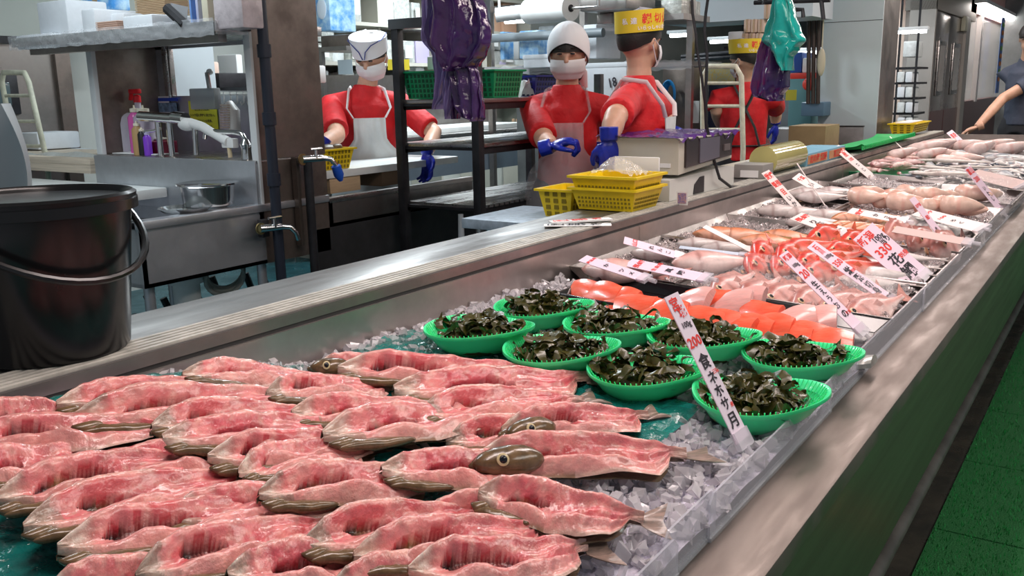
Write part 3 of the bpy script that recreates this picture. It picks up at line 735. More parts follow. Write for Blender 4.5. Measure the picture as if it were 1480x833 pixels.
def kind(name,L,H,T,ct,cm,cb,parts=True,finc=None,**k):
    b=fish_body(sum(map(ord,name)),H/L,T/L,ct,cm,cb,**k)
    for i,p in enumerate(b.v): b.v[i]=((p[0]-.45)*L,p[1]*L,p[2]*L)
    me=b.mesh('body',FSK,70,wcol=True); fm_=mat('fin_'+name,finc or ct,.35,noise=(60,.4),alpha=.95)
    F=None
    if parts:
        tail=fin([((.50)*L,.10*H),((.66)*L,.36*H),((.61)*L,.02*H),((.66)*L,-.34*H),((.50)*L,-.12*H)]).mesh('tail_fin',fm_,0)
        dor=fin([(-.12*L,.40*H)]+[((-.12+.06*i)*L,(.53-.025*i+(.02 if i%2 else 0))*H) for i in range(8)]+[(.36*L,.10*H)]).mesh('dorsal_fin',fm_,0)
        pec=fin([(-.16*L,-.02*H),(.02*L,.10*H),(.06*L,-.08*H),(-.12*L,-.14*H)]).mesh('pectoral_fin',fm_,0)
        F=(tail,dor,pec)
    KINDS[name]=(me,F,L,H,T)
kind('bream',.27,.10,.072,(.52,.20,.17),(.78,.42,.38),(.86,.66,.62),finc=(.75,.35,.30))
kind('crimson',.25,.085,.065,(.72,.05,.03),(.84,.14,.10),(.90,.45,.38),finc=(.88,.16,.08))
kind('rockfish',.27,.075,.062,(.45,.16,.05),(.82,.27,.12),(.90,.50,.36),finc=(.40,.22,.06),spots=(.30,.14,.05))
kind('silver',.27,.105,.065,(.26,.23,.24),(.62,.50,.48),(.76,.68,.66),finc=(.35,.30,.28))
kind('grey',.32,.11,.085,(.10,.11,.12),(.36,.35,.36),(.78,.72,.70),finc=(.15,.15,.16))
kind('plump',.138,.095,.09,(.66,.30,.23),(.76,.42,.33),(.82,.56,.46),parts=False,headless=True,crease=True)
kind('pale',.28,.17,.14,(.36,.28,.28),(.70,.48,.44),(.82,.64,.60),parts=False,headless=True,crease=True)
kind('pinkcut',.18,.10,.09,(.90,.45,.38),(.93,.55,.48),(.94,.70,.64),parts=False,headless=True,crease=True)
kind('orangecut',.15,.07,.05,(.90,.24,.08),(.93,.34,.14),(.92,.52,.34),parts=False,headless=True,crease=True)
kind('smallred',.13,.032,.03,(.40,.13,.13),(.66,.30,.30),(.82,.58,.56),parts=False,nx=12,nr=8,blunt=.6)
kind('smallgrey',.17,.038,.03,(.05,.06,.08),(.42,.42,.44),(.88,.82,.78),parts=False,nx=12,nr=8,blunt=.6)
kind('blueback',.26,.055,.045,(.03,.05,.09),(.34,.38,.42),(.90,.86,.84),parts=False,nx=16,nr=10,blunt=.6)
kind('ribbonfish',.42,.028,.022,(.50,.46,.44),(.80,.72,.66),(.88,.80,.74),parts=False,nx=16,nr=8)
eyeM=MB().lathe([(0,0),(1,0),(1,.15),(.72,.35)],n=14).mesh('eye',mat('eye_gold',(.80,.55,.35),.12),60)
pupM=MB().ell((0,0,.3),(.66,.66,.25),10,6).mesh('pupil',EYEB,60)
BASENAME={'bream':'pink_bream','crimson':'red_fish','rockfish':'orange_fish','silver':'silver_fish','grey':'grey_fish','plump':'skinned_fish','pale':'pale_cut_fish','pinkcut':'pink_cut_fish','orangecut':'orange_fish_piece','smallred':'small_red_fish','smallgrey':'small_silver_fish','blueback':'blue_backed_fish','ribbonfish':'ribbon_fish'}
def wfish(k,p,hd,lab,side=True,sc=1.0,grp=None,roll=0,pitch=0,cat='fish'):
    """head points along heading hd (degrees, 180 = toward the near end); side=True lies on its flank"""
    me,F,L,H,T=KINDS[k]
    e=.58*L*sc*abs(math.sin(R(hd)))+.02; p=Vector(p)
    if p.y<.42+e: p.y=.42+e
    if p.y>1.275-e: p.y=1.275-e
    M=Matrix.Rotation(R(hd+180),4,'Z')@Matrix.Rotation(R(pitch),4,'Y')@Matrix.Rotation(R((-90 if side else 0)+roll),4,'X')
    if F is None:
        o=ob(BASENAME[k],me,None,p,M.to_euler(),sc,label=lab,cat=cat,group=grp); return o
    o=thing(BASENAME[k],lab,cat,p,group=grp); o.rotation_euler=M.to_euler(); o.scale=(sc,)*3
    ob('body',me,o); ob('tail_fin',F[0],o); ob('dorsal_fin',F[1],o)
    for sy in ((1,) if side else (1,-1)):
        ob('pectoral_fin',F[2],o,(0,sy*T*.42,0),(R(-18*sy),0,R(8*sy)))
        r=.012*H/.10; x=-.33*L; e=ob('eye',eyeM,o,(x,sy*T*.35,.10*H),(R(-90*sy),0,0),r*(1.1 if k=='crimson' else .85)); ob('pupil',pupM,e)
    return o
def near(x,y,dy=0): return 0
# --- rear-left tray: singles half buried in ice
def F(k,px,py,hd,lab,off=.035,**kw): return wfish(k,PT(px,py,off+.02),hd,lab,**kw)
F('bream',872,388,108,'reddish pink fish half in ice nearest the rear wall corner',off=.03,roll=12)
F('silver',918,364,100,'pale pinkish fish lying under a small sign close to the rear wall',off=.025,sc=.8)
F('bream',1030,378,130,'bream with orange red head and clear eye in the rear left tray',off=.035,roll=14)
F('bream',950,405,170,'bream head poking out of the ice right behind the black tray',off=.005,side=False,pitch=20,sc=.8)
F('silver',1015,352,120,'scaly pale fish left of a pair lying in front of the orange rockfish',off=.03,sc=.7)
F('silver',1050,358,125,'scaly pale fish right of a pair lying in front of the orange rockfish',off=.03,sc=.7)
for i,(px,py) in enumerate(((1048,338),(1075,340),(1115,350),(1140,343))):
    F('rockfish',px,py,110-8*i,'%s orange rockfish from the left in the tray by the rear wall'%ordn(i),off=.038,side=False,group=None) if False else wfish('rockfish',PT(px,py,.055),115-8*i,'%s orange rockfish from the left in the tray by the rear wall'%ordn(i),side=True,sc=.9,grp='orange rockfish in the tray by the rear wall',roll=20)
for i,(px,py,h) in enumerate(((1118,304,110),(1165,308,120),(1205,312,115),(1180,322,110))):
    wfish('silver',PT(px,py,.045),h,'%s pale silver fish from the left in the tray behind the orange rockfish'%ordn(i),sc=.95,grp='pale silver fish by the rear wall')
for i,(px,py,h) in enumerate(((1160,279,120),(1186,284,125),(1212,278,110))):
    wfish('silver',PT(px,py,.07),h,'%s pale fish from the left in the short steel tray below the blue boxes'%ordn(i),sc=.9,grp='pale fish below the blue boxes',side=True,roll=10)
# --- pink bream front row, heads toward the camera
for i,(px,py) in enumerate(((1036,424),(1077,433),(1118,438),(1160,444),(1206,452),(1258,462))):
    wfish('bream',PT(px,py,.032)+Vector((.10,0,-.004)),176-4*i+(i%2)*6,'%s pink bream from the left in the iced front row behind the black tray'%ordn(i),side=False,sc=.98,grp='front row of pink bream',pitch=-6,roll=-52)
# --- bright red fish
for i,(px,py,h,dz) in enumerate(((1077,388,190,.03),(1118,388,185,.03),(1088,368,190,.05),(1128,372,180,.055),(1160,386,175,.04),(1172,400,170,.03),(1196,384,160,.05),(1220,398,150,.03),(1150,366,150,.06))):
    wfish('crimson',PT(px,py,dz+.02)+Vector((.09,0,0)),h,'%s bright red fish in the heap behind the pink bream'%ordn(i),side=False,sc=.95,grp='heap of bright red fish',roll=-45,pitch=-4)
for i,(px,py,h) in enumerate(((1262,385,110),(1310,400,120),(1350,392,115),(1300,372,100),(1368,420,105))):
    wfish('silver',PT(px,py,.04),h,'%s greyish fish from the left buried in ice around the big price sign'%ordn(i),sc=.85,grp='greyish fish around the big price sign')
for i,(px,py,s) in enumerate(((1185,350,1.2),(1230,358,1.15),(1205,372,1.0))):
    wfish('crimson',PT(px,py,.06)+Vector((.10,0,0)),165,'large red pink fish %s behind the red heap'%['at the left','with open mouth in the middle','low at the front'][i],side=False,sc=s,grp='large red pink fish behind the red heap',roll=-30)
for i,(px,py) in enumerate(((1292,342),(1328,355),(1366,362),(1398,366))):
    wfish('bream',PT(px,py,.05)+Vector((.1,0,0)),172,'%s big headed pink bream from the left behind the big price sign'%ordn(i),side=False,sc=1.15,grp='big headed bream behind the big sign',roll=-30)
# --- orange and grey fish in the next tray
for i,(px,py) in enumerate(((1226,314),(1247,313),(1272,315),(1300,319),(1222,326),(1242,328),(1262,331),(1292,334))):
    wfish('rockfish',PT(px,py,.06),150-(i%4)*6,'%s orange rockfish in the middle tray, counted along its two rows'%ordn(i),side=True,sc=.72,grp='orange rockfish in the middle tray',roll=25)
for i,(px,py) in enumerate(((1318,322),(1345,320),(1378,328),(1402,330),(1420,340),(1360,336),(1442,335))):
    wfish('grey',PT(px,py,.055),165-(i*13)%30,'%s thick grey fish in the tray of orange and grey fish'%ordn(i),side=True,sc=.85,grp='thick grey fish in the middle tray',roll=15)
# --- plump skinned fish
for i,(px,py) in enumerate(((1262,278),(1250,288),(1278,292),(1312,293),(1315,278),(1340,290),(1298,281))):
    wfish('plump',PT(px,py,.072)+Vector(((i%3-1)*.06,0,(i%2)*.014)),[128,70,140,95,60,118,150][i],'%s plump skinned pink fish in the left tray of such fish'%ordn(i),side=True,sc=1.05+.12*(i%2),roll=(i*37)%60-30,grp='plump pink fish in the left tray')
for i,(px,py) in enumerate(((1370,284),(1405,284),(1362,296),(1390,300),(1430,302),(1440,288),(1346,296))):
    wfish('plump',PT(px,py,.072)+Vector(((i%3-1)*.06,0,(i%2)*.014)),[128,70,140,95,60,118,150][i],'%s plump skinned pink fish in the right tray of such fish'%ordn(i),side=True,sc=1.05+.15*(i%2),roll=(i*41)%60-30,grp='plump pink fish in the right tray')
# --- heaps of small fish
rh=random.Random(5)
for i in range(95):
    x=rh.uniform(5.3,6.85); y=rh.uniform(1.03,1.25); k='smallred' if (i%4) else 'pinkcut'
    sc=1.0 if k=='smallred' else .5
    wfish(k,(x,y,zbed(y)+.045+rh.uniform(0,.045)),rh.uniform(40,200),'small reddish fish in the heap along the rear wall near the far end' if k=='smallred' else 'small pink cut fish in the reddish heap along the rear wall',side=True,sc=sc*rh.uniform(.8,1.2),grp='small reddish heap along the rear wall' if k=='smallred' else 'small pink cuts in the reddish heap',roll=rh.uniform(-50,50))
for i in range(150):
    x=rh.uniform(5.15,6.3); y=rh.uniform(.45,.97)
    k='ribbonfish' if i%17==3 else ('blueback' if i%9==1 else 'smallgrey')
    lb={'ribbonfish':'long white ribbon like fish lying across the small silver fish','blueback':'larger dark backed fish among the small silver fish','smallgrey':'small silver fish in the wide mixed heap behind the plump pink fish'}[k]
    wfish(k,(x,y,zbed(y)+.04+rh.uniform(0,.04)+(.03 if k=='ribbonfish' else 0)),rh.uniform(60,130) if k=='ribbonfish' else rh.uniform(0,360),lb,side=True,sc=rh.uniform(.85,1.2),grp={'ribbonfish':'ribbon fish across the silver heap','blueback':'dark backed fish in the mixed heap','smallgrey':'small silver fish heap'}[k],roll=rh.uniform(-50,50))
for i in range(60):
    x=rh.uniform(6.5,7.1); y=rh.uniform(.45,.97)
    wfish('blueback' if i%3 else 'smallgrey',(x,y,zbed(y)+.04+rh.uniform(0,.04)),rh.uniform(50,140),'blue backed silver fish in the far tray before the orange pieces' if i%3 else 'small silver fish in the far tray of blue backed fish',side=True,sc=rh.uniform(.9,1.2),grp='blue backed fish in the far tray' if i%3 else 'small silver fish in the far tray',roll=rh.uniform(-40,40))
for i,(px,py) in enumerate(((1355,229),(1375,232),(1365,222),(1395,228))):
    wfish('pinkcut',PT(px,py,.08),100,'%s salmon pink cut fish just before the big pale cut fish'%ordn(i),sc=1.15,grp='salmon pink cut fish at the far end')
for i in range(22):
    x=rh.uniform(7.3,7.55); y=rh.uniform(.43,.86)
    wfish('orangecut',(x,y,zbed(y)+.055+rh.uniform(0,.03)),rh.uniform(0,360),'bright orange cut fish piece in the row at the far right',sc=rh.uniform(.8,1.2),grp='bright orange pieces at the far right',cat='fish piece',roll=rh.uniform(-40,40))
for i,(px,py,h) in enumerate(((1318,214,120),(1336,211,95),(1362,211,130),(1392,212,95),(1415,214,140),(1437,211,95),(1462,215,110),(1302,222,120),(1345,222,100))):
    wfish('pale',PT(px,py,.11),h+(i%3)*18-10,'%s big pale headless fish in the farthest row'%ordn(i),sc=.95 if i<7 else .7,grp='big pale fish in the farthest row',roll=-15,pitch=-14)
# ---------------------------------------------------------------- price signs
CARDP=mat('sign_pink',(.88,.68,.80),.45); CARDW=mat('sign_white',(.90,.80,.78),.45); CLIPM=mat('clip_clear',(.86,.82,.88),.1,alpha=.45)
def sign(bp,tp,w,texts,lab,mode='up',card=CARDP,off=.03,offt=None,tw=.35,dx=0,clip=True,th=.0016,back=False):
    a=PT(bp[0],bp[1],off)
    c=PX(tp[0],tp[1],a.x+dx) if mode=='up' else PT(tp[0],tp[1],offt if offt is not None else off)
    u=(c-a); L=u.length; u.normalize()
    wv=Vector((1,0,tw)); wv=(wv-u*wv.dot(u)).normalized(); n=u.cross(wv)
    if n.y>0 and mode=='up': n=-n
    if mode!='up' and n.z<0: n=-n
    wr=wv
    if (u.cross(-n)-wv).length>1.5: wr=wv   # keep reading direction along +X
    t=thing('price_sign',lab,'price sign',a)
    def fr(x,y,h=0): return a+wr*x+u*y+n*h
    b=MB(); ins=[(-w/2,0),(w/2,0),(w/2,L),(-w/2,L)]
    b.add([fr(x,y,0) for x,y in ins]+[fr(x,y,-th) for x,y in ins],[(0,1,2,3),(7,6,5,4),(0,4,5,1),(1,5,6,2),(2,6,7,3),(3,7,4,0)])
    b.build('card',card,t,smooth=0)
    if texts and not back:
        items=[(s_,x*w,L*y,z*w,k,0,1) for s_,x,y,z,k in texts]
        chars(items,[INKR,INKB],'lettering',t,lambda x,y: fr(x,y,.0009))
    if clip:
        b=MB(); b.add([fr(x,y,h) for h in (.004,-.005) for x,y in ((-w*.5,-.012),(w*.5,-.012),(w*.5,.016),(-w*.5,.016))],[(0,1,2,3),(7,6,5,4),(0,4,5,1),(1,5,6,2),(2,6,7,3),(3,7,4,0)])
        b.tube([fr(0,-.01,0),fr(0,-.035,0)],.006,8); b.build('clip',CLIPM,t,smooth=30)
    return t
sign((1074,636),(970,426),.037,off=.055,texts=[('宮',-.1,.93,.62,0),('城',.12,.87,.55,0),('100g',0,.79,.34,1),('200',0,.67,.62,0),('食',0,.53,.72,1),('ネ',0,.42,.6,1),('ホ',0,.33,.6,1),('サ',0,.24,.6,1),('月',0,.13,.7,1),('三陸',.38,.45,.22,0),('産',.38,.22,.22,0)],lab='tall narrow white price sign standing over the nearest seaweed basket',card=mat('sign_lilac',(.86,.74,.84),.45))
sign((1246,478),(1132,366),.040,[('新潟',0,.94,.42,0),('100g',0,.84,.34,1),('20',0,.72,.75,0),('生',0,.58,.55,1),('え',0,.49,.5,1),('う',0,.40,.5,1),('お',0,.31,.5,1),('の',0,.21,.6,1),('鮮魚',.35,.2,.25,0)],'slim pink price sign clipped at the right end of the black tray')
sign((1290,436),(1172,353),.046,[('石',0,.93,.45,0),('川',0,.86,.4,0),('100g',0,.78,.36,1),('350',0,.66,.55,0),('縦',0,.52,.6,1),('飛',0,.40,.6,1),('切',0,.28,.55,1),('身',0,.18,.55,1),('刺身',.3,.5,.22,0),('加熱用',.2,.06,.25,1)],'middle sized pink price sign with 350 in red, between two others')
sign((1330,405),(1247,334),.092,[('新潟',-.15,.88,.34,0),('100g',.18,.79,.25,1),('当り',.3,.70,.22,1),('330',-.05,.61,.42,0),('花',-.02,.40,.46,1),('鯛',0,.17,.52,1),('刺身',.36,.40,.2,0)],'widest pink price sign reading 330 in big red figures',tw=.9)
sign((1158,306),(1106,248),.062,[('愛媛',0,.88,.5,0),('養殖',.0,.68,.5,0),('目',0,.48,.55,0),('い',0,.32,.5,1),('か',0,.18,.5,1)],'white and red sign leaning in front of the yellow film roll',card=CARDW)
sign((1222,337),(1150,312),.060,[('天',0,.2,.6,1),('然',0,.36,.5,1),('ぶ',0,.5,.5,1),('り',0,.62,.5,1),('長崎',0,.85,.5,0)],'low white sign lying behind the orange rockfish and red fish',mode='flat',card=CARDW,off=.075,offt=.10)
sign((1212,290),(1150,254),.075,[('い',0,.62,.45,1),('な',0,.42,.45,1),('だ',0,.22,.5,1),('千葉',0,.86,.35,0)],'white sign tilted beside the blue boxes, crossed by a thin edge on sign',card=CARDW)
sign((1196,302),(1152,236),.008,[],'thin edge on sign standing right of the yellow film roll',card=CARDW,clip=True)
sign((1264,259),(1208,212),.075,[('愛知',0,.88,.5,0),('産',0,.75,.5,0),('100',0,.6,.4,0),('あ',0,.42,.4,1),('じ',0,.28,.4,1)],'white and red sign over the reddish small fish heap',card=CARDW)
sign((1322,232),(1286,197),.012,[],'thin edge on sign in front of the green tray',card=CARDW)
sign((1406,222),(1372,190),.11,[('青森',0,.8,.4,0),('真',0,.5,.4,1),('鱈',0,.25,.4,1)],'pink sign right under the reaching hand',card=CARDP)
sign((1480,225),(1452,203),.02,[],'thin edge on sign at the far right behind the orange pieces',card=CARDW)
sign((1448,304),(1398,242),.075,[('富山',0,.9,.45,0),('200',0,.72,.45,0),('い',0,.5,.35,1),('わ',0,.38,.35,1),('し',0,.26,.35,1)],'tall pink sign over the small silver fish at the right',card=CARDP)
sign((1478,268),(1404,250),.08,[],'blank backed sign lying over the small silver fish at the right',mode='flat',card=mat('sign_back',(.62,.46,.43),.6),off=.09,offt=.10)
sign((1378,362),(1318,286),.045,[('北海道',0,.85,.3,0),('80',0,.62,.5,0),('め',0,.4,.4,1),('ば',0,.28,.4,1)],'slim pink sign in front of the plump pink fish',card=CARDP)
sign((1306,319),(1228,304),.045,[('愛媛',0,.8,.5,0),('か',0,.5,.5,1),('さ',0,.3,.5,1)],'low white sign along the edge of the orange rockfish in the middle tray',mode='flat',card=CARDW,off=.09,offt=.10)
sign((1420,330),(1326,306),.055,[('く',0,.3,.4,1),('ろ',0,.42,.4,1),('100',0,.6,.4,0),('大分',0,.85,.45,0)],'low white sign lying above the thick grey fish',mode='flat',card=CARDW,off=.10,offt=.10)
sign((1400,350),(1292,331),.045,[],'blank backed sign between the grey fish and the big headed bream',mode='flat',card=mat('sign_back',(.62,.46,.43),.6),off=.09,offt=.10)
sign((932,402),(842,373),.035,[('鹿児島',0,.85,.32,0),('か',0,.6,.5,1),('ツ',0,.35,.5,1),('メ',0,.2,.5,1)],'leftmost white sign lying on ice behind the black tray',mode='flat',off=.075,offt=.09)
sign((1020,402),(908,379),.042,[('長崎',0,.85,.5,0),('生食用',.1,.62,.35,0),('真',0,.45,.5,1),('鯛',0,.3,.5,1)],'white and red sign lying in the middle of the rear left tray',mode='flat',off=.08,offt=.08)
sign((982,370),(902,347),.034,[('山口',0,.8,.5,0),('れ',0,.5,.5,1),('ん',0,.35,.5,1),('こ',0,.2,.5,1)],'white sign lying near the rear wall above a half buried fish',mode='flat',off=.06,offt=.10)
sign((1094,366),(1018,327),.022,[],'slim white sign tilted over the pair of scaly pale fish',mode='flat',off=.06,offt=.12,card=CARDW)
sign((1076,368),(982,357),.016,[],'slim bluish white sign lying flat beside the red headed bream',mode='flat',off=.07,offt=.07,card=mat('sign_blue',(.60,.68,.80),.4))

THIN=mat('thin_film',(.9,.88,.9),.08,alpha=.08,bump=(22,.9,.02),coat=.3)
b=MB(); b.grid(lambda u,v:(2.215+.40*u,.45+.50*v,zbed(.45+.5*v)+.082+.018*noise.noise(Vector((u*9,v*11,1)))-.035*(abs(2*u-1)**4)),30,40); b.build('cling_film',THIN,smooth=180,label='crinkled clear film stretched over the front row of pink bream',cat='plastic film')
b=MB(); b.grid(lambda u,v:(4.43+.50*u,.43+.34*v,zbed(.45+.34*v)+.125+.012*noise.noise(Vector((u*9,v*11,1)))-.05*(abs(2*u-1)**4)),24,20); b.build('cling_film',THIN,smooth=180,label='crinkled clear film over the right tray of plump pink fish',cat='plastic film')
# ---------------------------------------------------------------- equipment of the work room
def V(*a): return Vector(a)
def rx_(r): return Matrix.Rotation(R(r),3,'X')
# black bucket on the rear shelf
bc=PY(84,520,1.42); bx=bc.x
t=thing('bucket','large glossy black plastic bucket standing on the rear shelf at the left','bucket',(bx,1.425,.979))
b=MB().lathe([(0,0),(.112,0),(.116,.006),(.140,.235),(.147,.237),(.149,.252),(.143,.256),(.137,.250),(.110,.012),(0,.010)],(bx,1.425,.979),56)
b.build('shell',BLKP,t,smooth=50)
b=MB().lathe([(.1405,.226),(.150,.228),(.150,.244),(.1405,.246)],(bx,1.425,.979),56); b.build('rim',BLKP,t)
b=MB(); pts=[]
for k in range(21):
    a=R(-170+170*k/20); pts.append((bx+.152*math.cos(a)*1.02, 1.425+.152*math.sin(a), .979+.215-.085*math.sin(math.pi*k/20)))
b.tube(pts,.006,8,1.0); b.build('handle',BLKP,t)
# ---- sink unit
sk=thing('sink_unit','stainless steel sink unit with open legs behind the counter at the left','sink',(2.1,3.4,0))
sy0,sy1=2.90,4.02; sx0,sx1=1.90,2.83
b=MB(); b.b2((sx0,sy0,.70),(sx1,sy0+.02,.93)); b.b2((sx0,sy0,.70),(sx0+.02,sy1,.93)); b.b2((sx0,sy1-.02,.70),(sx1,sy1,.93)); b.b2((sx0,sy0,.70),(sx1,sy1,.715)); b.build('basin',SINKS,sk)
b=MB(); b.b2((sx0-.01,sy0-.015,.915),(sx1,sy0+.05,.945),.004); b.b2((sx0-.01,sy0,.915),(sx0+.04,sy1,.945),.004); b.b2((sx0,sy1-.05,.915),(sx1,sy1+.01,.945),.004); b.b2((2.45,sy0,.84),(2.83,sy1,.93)); b.b2((sx1-.3,sy0,.70),(sx1,sy0+.018,.945)); b.build('rim',SINKS,sk)
MB().b2((2.445,sy0+.0,.90),(2.46,sy1,1.118),.003).build('splashback',SINKS,sk)
for x,y in((sx0+.05,sy0+.05),(sx0+.05,sy1-.06),(sx1-.35,sy0+.05),(sx1-.08,sy1-.06)): MB().cyl((x,y,0),(x,y,.72),.02).build('leg',SINKS,sk)
a=PY(268,400,3.2); MB().lathe([(.055,.36),(.055,.62),(.07,.62),(.07,.70)],(a.x,3.2,0),20).build('drain',PLASTW,sk); 
MB().lathe([(.03,0),(.03,.30),(.042,.30),(.042,.37),(.03,.37)],(a.x,3.2,0),16).build('drain_hose',mat('grey_hose',(.45,.45,.48),.5),sk)
b=MB(); 
for k in range(3):
    pts=[]
    for i in range(25):
        an=2*math.pi*i/24; q=PY(325+k*5,400,3.15); pts.append((q.x+.10*math.cos(an),3.15+.02*k,.62+.075*math.sin(an)+.01*k))
    b.tube(pts,.009,8)
b.build('coiled_hose',mat('hose_grey',(.42,.44,.40),.4),sk)
b=MB()
for k in range(9):
    q=PY(205+k*24,430+8*(k%3),3.3+.08*(k%3)); b.tube([(q.x,q.y,.02),(q.x+.05,q.y,.25),(q.x-.02,q.y+.05,.5+.05*(k%2))],.016,8)
b.tube([(1.9,3.3,.35),(2.4,3.2,.40),(3.0,3.1,.42)],.013); b.tube([(2.3,3.1,.52),(2.6,3.05,.48),(3.1,3.1,.46)],.012)
b.build('pipework',BLKM,sk)
# cutting board, bowls
cb=thing('cutting_board','big white plastic cutting board lying over the sink','cutting board',(2.2,3.8,.95))
a=PZ(162,280,.990); MB().b2((a.x,a.y,.948),(2.44,a.y+1.4,.990),.006).build('slab',mat('board_white',(.78,.80,.78),.4,noise=(4,.15),col2=(.62,.66,.66)),cb)
a=PY(303,300,3.03)
t=thing('steel_bowl','round steel bowl standing on the sink edge below the taps','bowl',(a.x,3.03,.945))
MB().lathe([(0,0),(.085,0),(.098,.010),(.105,.085),(.118,.092),(.118,.096),(.103,.092),(.095,.012),(0,.006)],(a.x,3.03,.945),36).build('shell',CHROME,t)
MB().lathe([(.112,.088),(.121,.090),(.121,.096),(.112,.098)],(a.x,3.03,.945),36).build('rolled_rim',CHROME,t)
a=PY(270,304,2.99); MB().lathe([(0,0),(.08,.0),(.098,.012),(.102,.012),(.082,-.004),(0,-.004)],(a.x,3.0,.949),32).build('steel_dish',CHROME,label='shallow steel dish lying in the sink just left of the bowl',cat='dish')
# ---- hutch above the sink
hu=thing('hutch','brown stained steel hutch with open back standing on the sink','hutch',(2.6,3.4,1.11))
MB().b2((2.45,2.9,1.105),(2.83,4.0,1.12),.003).build('ledge',STEEL,hu)
b=MB(); b.b2((2.47,2.895,.70),(2.83,2.915,1.115)); b.b2((2.47,2.895,1.122),(2.83,2.915,2.5)); b.build('end_panel',STEELB,hu)
MB().b2((2.46,2.892,.93),(2.474,2.93,1.62),.002).build('post',WHITE,hu)
MB().b2((2.47,3.975,1.12),(2.83,3.995,1.66)).build('side_panel',STEELB,hu)
MB().b2((2.452,3.96,1.12),(2.475,4.0,1.64),.002).build('post',WHITE,hu)
b=MB(); b.b2((2.80,2.91,1.12),(2.82,3.98,1.38)); b.b2((2.80,2.91,1.60),(2.82,3.98,1.66)); b.b2((2.80,3.92,1.36),(2.82,3.98,1.62)); b.build('back_panel',SINKS,hu)
b=MB(); b.b2((2.795,3.90,1.36),(2.825,3.925,1.66),.003); b.b2((2.797,3.87,1.36),(2.823,3.885,1.66),.003); b.build('upright',STEEL,hu)
MB().b2(PY(330,26,2.893),PY(363,45,2.889)).build('black_plate',BLKM,hu); MB().ell(PY(352,37,2.888),(.008,.004,.008)).build('screw',CHROME,hu)
# posted sheet on hutch's left side
MB().b2((2.6,4.05,.8),(3.2,4.12,1.64)).build('tall_cabinet',mat('cab_pale',(.60,.68,.72),.5,noise=(2,.08)),label='pale blue grey cabinet seen past the left end of the hutch',cat='cabinet')
a=PX(90,92,2.59); c=PX(125,112,2.59)
t=thing('notice','small notice sheet with rows of tiny pictures on the pale cabinet','notice',(2.59,a.y,1.5)); 
MB().b2((2.588,4.06,1.44),(2.592,4.12,1.60)).build('sheet',PAPER,t)
# shelf on top
sh=thing('overhead_shelf','plastic wrapped steel shelf jutting out over the sink','shelf',(2.5,3.6,1.6))
MB().b2((2.31,2.90,1.615),(2.86,4.36,1.655),.004).build('board',STEEL,sh)
b=MB(); b.grid(lambda u,v:(2.303+.004*noise.noise(Vector((u*30,v*3,1))),2.90+1.47*u,1.60+.065*v+.006*noise.noise(Vector((u*25,v*4,0)))),90,6)
b.grid(lambda u,v:(2.305+.155*u,2.895+.003*noise.noise(Vector((u*30,v*3,1))),1.605+.06*v),30,4)
b.build('wrap',CLEAR,sh,smooth=180)
MB().b2((2.36,2.95,1.58),(2.40,4.3,1.615)).build('bracket',STEELD,sh)
# things on shelf (near edge at x=2.31): boxes by pixel rectangle on the plane
def crateX(px0,py0,px1,py1,X,dep,m,name,lab,cat,group=None,bev=.01,parts=None,yd=0):
    a=PX(px0,py0,X);c=PX(px1,py1,X); z0=min(a.z,c.z); z1=max(a.z,c.z); y0=min(a.y,c.y);y1=max(a.y,c.y)
    t=thing(name,lab,cat,(X+dep/2,(y0+y1)/2,z0),group=group)
    MB().b2((X,y0,z0),(X+dep,y1,z1),bev).build('body',m,t)
    if parts: parts(t,X,dep,y0,y1,z0,z1)
    return t
def lid(t,X,dep,y0,y1,z0,z1): MB().b2((X-.004,y0-.004,z1-.03),(X+dep+.004,y1+.004,z1+.002),.008).build('lid',FOAM,t)
def tapep(t,X,dep,y0,y1,z0,z1): MB().b2((X-.001,(y0+y1)/2-.02,z0),(X,(y0+y1)/2+.02,z1)).build('tape',CARDB,t)
def ribs(m): 
    def f(t,X,dep,y0,y1,z0,z1):
        b=MB(); n=10
        for k in range(n): z=z0+(z1-z0)*(k+.5)/n; b.b2((X-.004,y0-.004,z-.002),(X+dep+.004,y1+.004,z+.002))
        b.build('stack_edges',m,t,smooth=0)
    return f
SX=2.32
crateX(52,4,100,50,SX+.05,.2,FOAM,'foam_box','big white foam box on the left half of the overhead shelf','foam box',parts=None)
crateX(22,52,75,68,SX,.2,FOAM,'foam_tray','low white foam tray hanging over the left end of the shelf','foam tray')
crateX(92,53,118,62,SX,.12,FOAM,'foam_tray','tilted small foam tray beside the leaning foam box','foam tray')
crateX(116,14,140,59,SX+.02,.3,FOAM,'foam_box','foam container stood on its side right of the big foam box','foam box')
crateX(140,32,172,55,SX-.0,.06,mat('peach_wood',(.78,.58,.48),.6),'tray_stack','stack of thin peach coloured trays on the shelf','tray stack',parts=ribs(mat('peach_wood2',(.62,.42,.33),.6)),bev=.004)
crateX(176,24,222,52,SX,.22,FOAM,'foam_tray','white foam tray right of the peach tray stack','foam tray')
crateX(158,20,180,34,SX+.1,.1,FOAM,'foam_tray','small tipped foam tray with a wooden lining','foam tray')
crateX(196,0,240,20,SX+.22,.12,WOODC,'wood_tray_stack','stack of thin wood trays at the back of the shelf','tray stack',parts=ribs(CARDB))
crateX(114,0,162,14,SX+.35,.1,BLUEBOX,'product_box','blue and white cardboard box at the back of the overhead shelf','box',parts=tapep)
t=thing('black_case','black open folder case leaning on the shelf between foam and binders','case',(SX,3.1,1.655))
a=PX(240,4,SX);c=PX(270,38,SX); b=MB(); b.tube([PX(242,12,SX),PX(268,36,SX)],.022,8); b.build('cover',BLKM,t); b=MB(); b.add([PX(246,4,SX),PX(272,10,SX+.1),PX(270,36,SX+.1),PX(262,34,SX)],[(0,1,2,3)]); b.build('flap',mat('grey_flap',(.10,.11,.13),.4),t)
